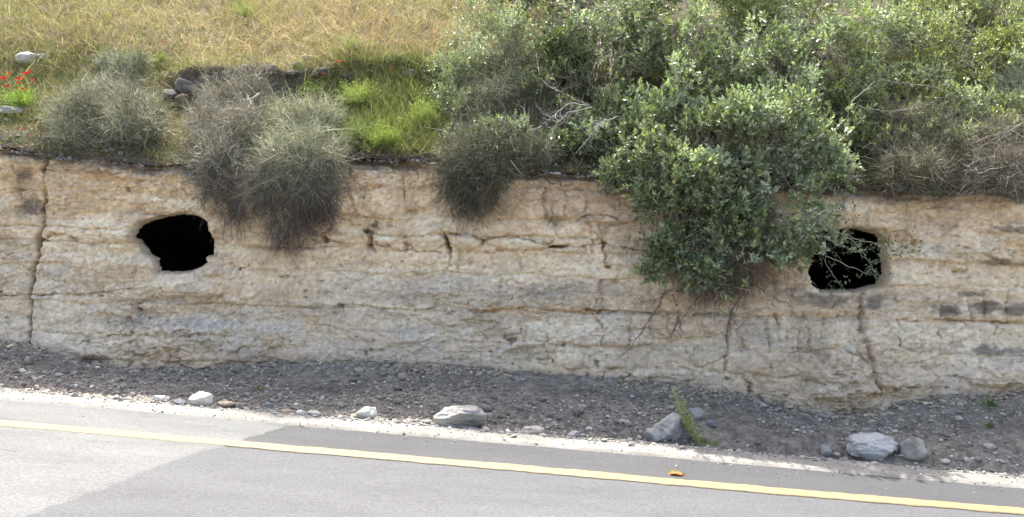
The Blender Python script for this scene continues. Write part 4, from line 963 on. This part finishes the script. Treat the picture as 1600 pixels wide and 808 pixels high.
# long sprigs reaching across the right-hand opening and out of the big shrub
def sprig(name, label, pts, q, seed, nl=40, leafL=.036, th=.005, col=(.30, .27, .22), lc=(.13, .17, .09), cat='branch', spread=.05, group=None, leaf_from=.3):
    r = np.random.default_rng(seed)
    qs = q if isinstance(q, (list, tuple)) else [q] * len(pts)
    P = np.array([at_q(x, y, qq) for (x, y), qq in zip(pts, qs)])
    t = np.linspace(0, len(P) - 1, len(P) * 5); Pc = np.stack([np.interp(t, np.arange(len(P)), P[:, k]) for k in range(3)], 1)
    Pc[1:-1] += r.normal(0, .004, Pc[1:-1].shape)
    root = thing(name, label, cat, P[0], group)
    v, f = tube(Pc, th, th * .25, 5); mesh_np('stem', v, f, M_bark, parent=root, col=np.broadcast_to(np.array(col), v.shape))
    if nl:
        k = r.uniform(leaf_from, 1, nl) * (len(Pc) - 1); P0 = np.stack([np.interp(k, np.arange(len(Pc)), Pc[:, j]) for j in range(3)], 1) + r.normal(0, spread, (nl, 3))
        V1, F1, m1 = strips(P0, unit(r.normal(size=(nl, 3))), np.full(nl, .05), np.full(nl, .002), .2, 2, r)
        cc = np.broadcast_to(np.array(col) * .8, V1.shape)
        n2 = nl * 6; Pk = np.repeat(P0, 6, 0) + r.normal(0, .014, (n2, 3)); D = unit(r.normal(size=(n2, 3)) + np.array([.2, -.2, .3]))
        V2, F2, m2 = leaves(Pk, D, unit(r.normal(size=(n2, 3)) + np.array([0, -.3, .8])), leafL * r.uniform(.6, 1.2, n2), leafL * .42 * r.uniform(.8, 1.2, n2))
        c2 = np.repeat(np.array(lc) * r.uniform(.7, 1.5, (n2, 1)), m2, 0)
        o = mesh_np('leaves', V2, F2, M_leaf, parent=root, col=c2, smooth=False); o['kind'] = 'stuff'
        mesh_np('twigs', V1, F1, M_twig, parent=root, col=cc, smooth=False)['kind'] = 'stuff'
    return root
g2 = 'leafy sprigs hanging across the right opening'
sprig('leafy_branch', 'leafy branch arching from upper left across the right opening to its right rim', [(1285, 350), (1310, 362), (1335, 378), (1352, 400), (1368, 425), (1377, 432)], [QW - .3] * 6, 51, 26, group=g2, col=(.42, .38, .31))
sprig('leafy_branch', 'sprig poking out past the right rim of the right opening', [(1330, 372), (1370, 382), (1400, 388), (1425, 400)], [QW - .3, QW - .32, QW - .3, QW - .28], 52, 30, group=g2, leaf_from=.3, spread=.06)
sprig('leafy_branch', 'thin pale twig crossing the lower half of the right opening', [(1290, 400), (1330, 418), (1360, 428), (1378, 430)], QW - .25, 53, 4, group=g2, th=.004, col=(.40, .36, .29))
sprig('leafy_branch', 'leafy sprig drooping inside the left part of the right opening', [(1270, 345), (1290, 375), (1290, 410), (1308, 440), (1325, 458)], QW - .28, 54, 24, group=g2, spread=.07, leaf_from=.1)
sprig('leafy_branch', 'leafy sprig hanging from the brink above the top of the right opening', [(1330, 250), (1322, 300), (1318, 340), (1330, 372)], QW - .22, 55, 26, group=g2, spread=.05, leaf_from=.2)
sprig('leafy_branch', 'blue green sprig hanging alone left of the largest shrub', [(960, 230), (955, 260), (952, 300)], QW - .14, 56, 26, lc=(.16, .20, .17), spread=.05)
g3 = 'dead trailing stems below the largest shrub'
def dead(label, pts, q, seed, th=.005, col=(.16, .12, .09), nt=16, L=.12, name='dead_branch', group=g3, bright=1.0):
    r = np.random.default_rng(seed)
    P = np.array([at_q(x, y, qq) for (x, y), qq in zip(pts, q if isinstance(q, (list, tuple)) else [q] * len(pts))])
    t = np.linspace(0, len(P) - 1, len(P) * 5); Pc = np.stack([np.interp(t, np.arange(len(P)), P[:, k]) for k in range(3)], 1)
    Pc[1:-1] += r.normal(0, .005, Pc[1:-1].shape)
    root = thing(name, label, 'branch', P[0], group)
    v, f = tube(Pc, th, th * .35, 6); mesh_np('stem', v, f, M_bark, parent=root, col=np.broadcast_to(np.array(col), v.shape))
    out = []
    for _ in range(nt):
        k = r.integers(1, len(Pc) - 1); d = unit(unit(Pc[k + 1] - Pc[k - 1]) + r.normal(0, .8, 3)) * r.uniform(.3, 1) * L
        v, f = tube(wiggle(Pc[k], Pc[k] + d, 5, .006, r, .01), th * .5, th * .15, 4); out.append((v, f, np.broadcast_to(np.array(col) * r.uniform(.8, 1.3), v.shape)))
        for _ in range(3):
            e = Pc[k] + d * r.uniform(.3, 1); v, f = tube(wiggle(e, e + r.normal(0, .35, 3) * L, 3, .003, r), th * .25, th * .1, 3); out.append((v, f, np.broadcast_to(np.array(col), v.shape)))
    V, Fc, C = cat_meshes(out); mesh_np('twigs', V, Fc, M_bark, parent=root, col=C)['kind'] = 'stuff'
    return root
qw = QW - .16
dead('dark trailing stem running down left from the shrub to the rock face foot', [(1040, 455), (1022, 490), (1005, 515), (985, 545), (968, 560)], qw, 61, nt=22)
dead('dark trailing stem spreading left just under the largest shrub', [(1090, 455), (1050, 455), (1020, 470), (985, 475)], qw, 62, nt=26)
dead('dark forked stem hanging in the middle below the largest shrub', [(1115, 440), (1085, 470), (1065, 500), (1058, 520)], qw, 63, nt=20)
dead('brown root like stem dropping straight below the largest shrub', [(1165, 430), (1160, 460), (1142, 490), (1140, 520)], QW - .12, 64, th=.008, nt=16, col=(.20, .15, .11))
dead('tangled brown stems at the lower right of the largest shrub', [(1180, 430), (1150, 455), (1120, 462), (1080, 445)], QW - .18, 65, nt=40, col=(.22, .16, .11), L=.2)
dead('thin stem trailing right from the shrub towards the right opening', [(1165, 435), (1200, 460), (1240, 478)], qw, 66, nt=8)
g4 = 'bare pale branches in front of the dark shrub'
for lab, pts, sd_ in [('long bare white branch curving down from the dark shrub', [(905, 50), (850, 50), (836, 80), (845, 125), (885, 148), (925, 168)], 71),
                      ('bare white branch forking down at the lower left of the dark shrub', [(925, 168), (890, 175), (868, 195), (852, 230), (862, 252)], 72),
                      ('bare grey branch sweeping down right of the forked white branch', [(965, 182), (940, 190), (920, 215), (900, 240)], 73),
                      ('short bare twigs fanning left from the forked white branch', [(915, 165), (890, 160), (865, 180), (842, 200)], 74),
                      ]:
    qq = [on_bank(x, y, .55)[1] + SK * on_bank(x, y, .55)[0] if y < 200 else QW - .1 for x, y in pts]
    dead(lab, pts, qq, sd_, th=.0045, col=(.36, .34, .31), nt=14, L=.2, group=g4)
for lab, pts, sd_ in [('bare brown branch arching through the shrubs above the right opening', [(1330, 160), (1370, 125), (1420, 130), (1480, 140)], 75),
                      ('pale drooping branch across the brown wiry shrub', [(1340, 165), (1380, 175), (1420, 170), (1440, 155)], 76),
                      ('bare pale twig standing over the brown wiry shrub at the right', [(1470, 290), (1478, 270), (1476, 240), (1468, 225)], 77),
                      ('bare twigs spread over the wiry shrub at the right edge', [(1600, 190), (1580, 205), (1550, 212), (1525, 222)], 78)]:
    qq = [on_bank(x, y, .7)[1] + SK * on_bank(x, y, .7)[0] if y < 200 else QW - .1 for x, y in pts]
    dead(lab, pts, qq, sd_, th=.004, col=(.25, .225, .18), nt=12, L=.2, group='bare branches among the right hand shrubs')

# ------------------------------------------------------------------ grass
def grass(name, label, n, region, hgt, cols, seed, W=.006, lean=.35, droop=.35, curl=.2):
    r = np.random.default_rng(seed)
    x, q = region(n, r); k = ~np.isnan(x); x, q = x[k], q[k]; n = len(x)
    z = bank(x, q) - .01; P = np.stack([x, q - SK * x, z], -1)
    h = hgt(x, q, r) * r.uniform(.45, 1.15, n)
    wind = .5 * fbm2(x * .9, q * .9, 3, seed + 1)
    D = unit(np.stack([lean * r.normal(size=n) + wind, lean * r.normal(size=n) - .15, np.ones(n)], -1))
    V, Fc, m = strips(P, D, h, W * r.uniform(.6, 1.5, n), curl, 3, r, droop=droop * r.uniform(0, 1.6, n))
    C = cols(x, q, r)
    return tag(mesh_np(name, V, Fc, M_grass, col=np.repeat(C, m, 0), smooth=False), label, kind='stuff')
def reg_dry(n, r):
    x = r.uniform(-9.5, 9.5, n); q = QW + .45 + .72 * sstep(-4.0, -3.7, x) + r.random(n) ** 1.1 * 4.3
    k = (x > .6) & (x < 5.2) & (r.random(n) < .9); x[k] = np.nan; return x, q
def dry_cols(x, q, r):
    t = np.clip(.5 + .8 * fbm2(x * 1.2, q * 1.2, 4, 201) + .25 * r.normal(size=len(x)), 0, 1)[:, None]
    c = np.array([.24, .19, .108]) * (1 - t) + np.array([.30, .275, .18]) * t
    g = np.clip(sstep(.1, .5, fbm2(x * .8 + 3, q * 1.5, 4, 202)) * .6 + .12 + .25 * sstep(-1.5, -5, x) + .3 * (q < QW + 1.5), 0, .85)
    k = r.random(len(x)) < g; c[k] = np.array([.14, .18, .065]) * r.uniform(.7, 1.5, (k.sum(), 1))
    s = r.random(len(x)) < .10; c[s] = np.array([.46, .41, .30]); return c * r.uniform(.7, 1.2, (len(x), 1))
grass('dry_grass', 'dry golden grass covering the upper hillside', 175000, reg_dry, lambda x, q, r: .10 + .10 * (1 + fbm2(x * 1.5, q * 1.5, 3, 203)), dry_cols, 81, W=.0048, lean=.75, droop=.5, curl=.35)
def reg_straw(n, r):
    x = r.uniform(-7.4, 8.0, n); q = QW + 1.25 + r.random(n) * 4.2; x[(x > .5) & (x < 5.2)] = np.nan
    return x, q
grass('straw_stalks', 'long bleached straw stalks bent over the dry grass', 5500, reg_straw, lambda x, q, r: .34 + 0 * x, lambda x, q, r: np.array([.42, .39, .30]) * r.uniform(.8, 1.15, (len(x), 1)), 82, W=.0055, lean=1.5, droop=.5, curl=.4)
def reg_green(n, r):
    x = r.uniform(-2.95, -.75, n); q = QW + .06 + r.random(n) * (1.0 + .35 * sstep(-2.2, -1.8, x)); return x, q
def green_cols(x, q, r):
    t = np.clip(.5 + .8 * fbm2(x * 3, q * 3, 4, 211) + .25 * r.normal(size=len(x)), 0, 1)[:, None]
    c = np.array([.085, .125, .038]) * (1 - t) + np.array([.16, .205, .07]) * t
    s = r.random(len(x)) < .12; c[s] = np.array([.27, .25, .14]); return c * r.uniform(.75, 1.25, (len(x), 1))
grass('green_grass', 'bright green grass patch between the wiry shrubs and the silvery shrub', 30000, reg_green, lambda x, q, r: .07 + .08 * (1 + fbm2(x * 2, q * 2, 3, 213)), green_cols, 83, W=.006, lean=.7, curl=.4, droop=.5)
def reg_low(n, r):
    x = r.uniform(-7, 7.5, n); q = QW - .02 + r.random(n) * 1.7; k = (fbm2(x * 1.6, q * 1.6, 3, 215) < -.45) | ((x > -3.8) & (x < -2.4) & (q > QW + .95)); x[k] = np.nan; return x, q
grass('low_grass', 'short mixed grass and weeds on the terrace along the brink', 42000, reg_low, lambda x, q, r: .10 + .06 * (1 + fbm2(x * 2, q * 2, 3, 216)), lambda x, q, r: np.where((r.random(len(x)) < .5)[:, None], green_cols(x, q, r) * .8, dry_cols(x, q, r) * .7), 84, W=.005, lean=.8, curl=.4)

def reg_lit(n, r):
    x = r.uniform(-6.5, 6.5, n); q = QW - .01 + r.random(n) ** 1.4 * .5; k = fbm2(x * 1.3, x * 0, 3, 225) < -.25; x[k] = np.nan; return x, q
grass('brink_thatch', 'dry tangled thatch and roots trailing over the brink', 15000, reg_lit, lambda x, q, r: .11 + 0 * x, lambda x, q, r: np.array([.20, .165, .11]) * r.uniform(.4, 1.5, (len(x), 1)), 85, W=.004, lean=1.6, curl=.6, droop=1.4)
# feathery bright green herbs
def herb(name, label, px, py, rpx, n, seed, c0, c1, h=.05, leafL=.02, cat='plant', group=None, fn=None, stemc=(.18, .24, .08), flat=.8):
    r = np.random.default_rng(seed); fn = fn or on_bank
    p = fn(px, py + rpx * .7); q = p[1] + SK * p[0]; R = rpx * q / F
    root = thing(name, label, cat, p, group)
    ns = max(10, n // 14)
    d = unit(r.normal(size=(ns, 3)) + np.array([0, -.1, .9])); d[:, 2] = np.abs(d[:, 2])
    L = R * 1.5 * r.uniform(.5, 1.1, ns); V1, F1, m1 = strips(np.repeat(p[None], ns, 0) + r.normal(0, R * .2, (ns, 3)) * np.array([1, 1, .1]), d, L, np.full(ns, .004), .15, 3, r, droop=.15)
    o = mesh_np('stems', V1, F1, M_grass, parent=root, col=np.broadcast_to(np.array(stemc), V1.shape), smooth=False); o['kind'] = 'stuff'
    k = r.integers(0, ns, n); t = r.uniform(.3, 1.05, n)
    V1r = V1.reshape(ns, m1, 3); tip = V1r[k, -1]; base = V1r[k, 0]
    P = base + (tip - base) * t[:, None] + r.normal(0, R * .08, (n, 3))
    V2, F2, m2 = leaves(P, unit(d[k] + r.normal(0, .8, (n, 3))), unit(r.normal(size=(n, 3)) + np.array([0, 0, 1])), leafL * r.uniform(.6, 1.3, n), leafL * .35 * np.ones(n))
    C = np.array(c0) + (np.array(c1) - np.array(c0)) * r.random((n, 1))
    o = mesh_np('leaves', V2, F2, M_grass, parent=root, col=np.repeat(C, m2, 0), smooth=False); o['kind'] = 'stuff'
    return root
gg = ((.12, .19, .045), (.20, .28, .08))
herb('green_herb', 'brightest feathery green herb at the lower edge of the green patch', 605, 208, 28, 3200, 91, (.15, .24, .05), (.25, .34, .09))
herb('green_herb', 'paler feathery herb left of the brightest green herb', 562, 200, 28, 2600, 92, (.13, .18, .08), (.20, .26, .12))
herb('green_herb', 'upright green herb at the top left of the green patch', 497, 135, 24, 2200, 93, *gg)
herb('green_herb', 'broad green herb in the middle of the green patch', 560, 140, 30, 2600, 94, (.15, .22, .06), (.26, .34, .12))
herb('green_herb', 'green herb beside the silvery leaved shrub', 660, 170, 30, 2600, 95, (.16, .24, .06), (.28, .36, .12))
herb('green_herb', 'tall blue green thistle like herb in the dry grass', 548, 60, 26, 900, 96, (.15, .20, .10), (.24, .29, .16))
herb('poppy_foliage', 'bright green poppy foliage at the left edge above the ledge rock', 32, 148, 26, 3000, 97, (.16, .28, .05), (.26, .40, .09))
herb('green_herb', 'bushy green weed at the top edge above the second wiry shrub', 385, 10, 22, 1500, 98, (.15, .22, .06), (.26, .34, .10))
herb('green_herb', 'small green herb between the poppies and the first wiry shrub', 250, 90, 12, 500, 99, *gg)
herb('roadside_weed', 'small yellow green weed on the rubble behind the shoulder, left half', 403, 605, 9, 120, 101, (.16, .22, .06), (.26, .32, .1), fn=on_ground, group='small weeds on the rubble')
herb('roadside_weed', 'small green weed behind the whaleback boulder', 727, 634, 9, 90, 102, (.10, .13, .06), (.16, .2, .08), fn=on_ground, group='small weeds on the rubble')
herb('roadside_weed', 'bright green weed on the rubble near the right edge, upper one', 1546, 627, 10, 320, 103, (.10, .20, .05), (.17, .29, .07), fn=on_ground, group='small weeds on the rubble')
herb('roadside_weed', 'tiny green weed on the rubble near the right edge, lower one', 1546, 664, 6, 120, 104, (.10, .18, .05), (.17, .26, .07), fn=on_ground, group='small weeds on the rubble')
# the tall thin weed at the shoulder
def tall_weed():
    r = np.random.default_rng(111)
    p = on_ground(1100, 697); q = p[1] + SK * p[0]
    root = thing('tall_weed', 'tall thin pale green weed leaning left at the shoulder edge', 'weed', p)
    for k, (tx, ty) in enumerate([(1053, 610), (1062, 628), (1070, 640), (1080, 655), (1066, 618)]):
        e = at_q(tx, ty, q + .02 * k); P = wiggle(p + np.array([.012 * k - .03, 0, 0]), e, 10, .006, r); P[1:-1, 0] -= .03 * np.sin(np.linspace(0, 3.14, 8))
        v, f = tube(P, .004, .0012, 5); mesh_np('stem', v, f, M_grass, parent=root, col=np.broadcast_to(np.array((.34, .36, .17)), v.shape))
        n = 260; kk = r.uniform(0.08, 1, n) ** .8 * 9; P0 = np.stack([np.interp(kk, np.arange(10), P[:, j]) for j in range(3)], 1)
        d = unit(unit(P[-1] - P[0]) * .9 + r.normal(0, .8, (n, 3)))
        wdt = (1.15 - kk / 10)
        P0 = P0 + r.normal(0, .012, (n, 3)) * wdt[:, None]
        V, Fc, m = leaves(P0, d, unit(r.normal(size=(n, 3))), .030 * r.uniform(.6, 1.2, n) * (.5 + .6 * wdt), .0085 * np.ones(n))
        C = np.array([.42, .46, .22]) * r.uniform(.7, 1.4, (n, 1)); o = mesh_np('leaves', V, Fc, M_grass, parent=root, col=np.repeat(C, m, 0), smooth=False); o['kind'] = 'stuff'
    n = 60; D = unit(np.stack([r.normal(.3, .8, n), r.normal(0, .4, n), np.abs(r.normal(.6, .3, n))], -1))
    V, Fc, m = strips(np.repeat(p[None], n, 0) + r.normal(0, .04, (n, 3)) * np.array([1.2, .4, 0]), D, r.uniform(.05, .14, n), np.full(n, .007), .3, 3, r, droop=.3)
    C = np.array([.26, .34, .10]) * r.uniform(.7, 1.5, (n, 1)); o = mesh_np('basal_leaves', V, Fc, M_grass, parent=root, col=np.repeat(C, m, 0), smooth=False); o['kind'] = 'stuff'
tall_weed()

# poppies
def poppy(px, py, label, seed, size=.034, group='red poppies at the left edge', col=(.50, .03, .025)):
    r = np.random.default_rng(seed); c = on_bank(px, py + 22); q = c[1] + SK * c[0]
    size *= 1.0 if 'left edge' in group else .8; top = at_q(px, py, q - .03); root = thing('poppy', label, 'poppy', c, group)
    v, f = tube(wiggle(c, top, 6, .004, r), .0022, .0015, 5); mesh_np('stem', v, f, M_grass, parent=root, col=np.broadcast_to(np.array((.16, .22, .07)), v.shape))
    nrm = unit(np.array([r.normal(0, .3), -.55, .75])); a = unit(np.cross(nrm, (1, .1, 0))); b = np.cross(nrm, a)
    for k in range(4):
        t0 = k * math.pi / 2 + r.uniform(-.2, .2); V = [top]; rows = 4; cols = 6
        for i in range(1, rows):
            for j in range(cols):
                t = t0 + (j / (cols - 1) - .5) * 1.75; rr = size * i / (rows - 1) * (1 - .25 * abs(j / (cols - 1) - .5) ** 2 * 4) * r.uniform(.93, 1.05)
                V.append(top + rr * (a * math.cos(t) + b * math.sin(t)) + nrm * (size * .55 * (i / (rows - 1)) ** 1.5 + r.normal(0, .0012) + .002 * (k % 2)))
        Fc = [(0, 1 + j, 2 + j) for j in range(cols - 1)]
        for i in range(rows - 2):
            for j in range(cols - 1):
                A = 1 + i * cols + j; Fc += [(A, A + cols, A + cols + 1), (A, A + cols + 1, A + 1)]
        mesh_np('petal', np.array(V), np.array(Fc), M_petal, parent=root, col=np.broadcast_to(np.array(col) * r.uniform(.8, 1.2), (len(V), 3)))
    v, f = ico(1); v = v * .006 + top + nrm * .006; mesh_np('flower_centre', v, f, M_bark, parent=root, col=np.broadcast_to(np.array((.03, .03, .03)), v.shape))
for k, (x, y, l, s) in enumerate([(16, 115, 'red poppy highest and near the top left of the cluster', .9), (5, 124, 'red poppy at the very left edge of the photo', 1.1), (10, 136, 'small red poppy lowest at the left edge', .8), (40, 117, 'wide red poppy at the top right of the cluster', 1.2),
                                  (46, 114, 'red poppy tucked behind the widest poppy at the top right', .8), (29, 125, 'large red poppy in the centre of the cluster', 1.15), (30, 130, 'red poppy just under the large central poppy', .9), (34, 141, 'red poppy lowest of the cluster over green leaves', 1.05), (37, 124, 'small red poppy just right of the large central poppy', .8), (53, 126, 'small orange red poppy at the right side of the cluster', .7)]):
    poppy(x, y, l, 120 + k, .030 * s)
for k, (x, y, l, s) in enumerate([(210, 84, 'single red poppy in the dry grass above the first wiry shrub', .9), (258, 66, 'single red poppy high in the dry grass, upper left', .75), (530, 97, 'single red poppy beside the dark rock above the green patch', .9), (504, 116, 'single red poppy at the top left of the green patch', .8),
                                  (487, 153, 'single red poppy low in the green patch', .7), (775, 158, 'single red poppy half hidden by the silvery leaved shrub', .8), (42, 172, 'small dull red poppy below the poppy cluster', .7), (34, 202, 'orange red poppy low on the brink at the left', .7), (611, 107, 'tiny red poppy at the top of the green patch right of centre', .6)]):
    poppy(x, y, l, 140 + k, .030 * s, group='single red poppies scattered over the hillside', col=(.62, .05, .02) if 'orange' not in l else (.62, .13, .03))

# crumpled yellow leaf on the road
def road_leaf():
    p = on_ground(1057, 742); r = np.random.default_rng(9); n, m = 14, 8; V = []
    for i in range(n):
        t = i / (n - 1); wdt = .028 * math.sin(math.pi * min(1, t * .92 + .06)) ** .7
        for j in range(m):
            s = j / (m - 1) * 2 - 1
            V.append([-.055 + .11 * t, s * wdt * 1.4, .016 + .006 * math.sin(t * 5) - .022 * (1 - s * s) * .2 + .012 * s * s + .004 * r.normal() * .6 - .01 * (t > .9)])
    V = np.array(V); i = np.arange(n * m).reshape(n, m); q = np.stack([i[:-1, :-1], i[1:, :-1], i[1:, 1:], i[:-1, 1:]], -1).reshape(-1, 4)
    t = (V[:, 0] + .055) / .11; C = L3((.30, .275, .11), (.20, .15, .07), sstep(.84, .95, t)); C = L3(C, (.48, .40, .17), sstep(.25, .0, t))
    V[:, 2] += .0
    Vb = V.copy(); Vb[:, 2] -= .003
    o = mesh_np('fallen_leaf', V, q, M_petal, col=C); o.location = (float(p[0]), float(p[1]), float(zroad(p[0]) - .008))
    tag(o, 'crumpled yellow leaf with a brown end lying on the asphalt', 'leaf')
road_leaf()
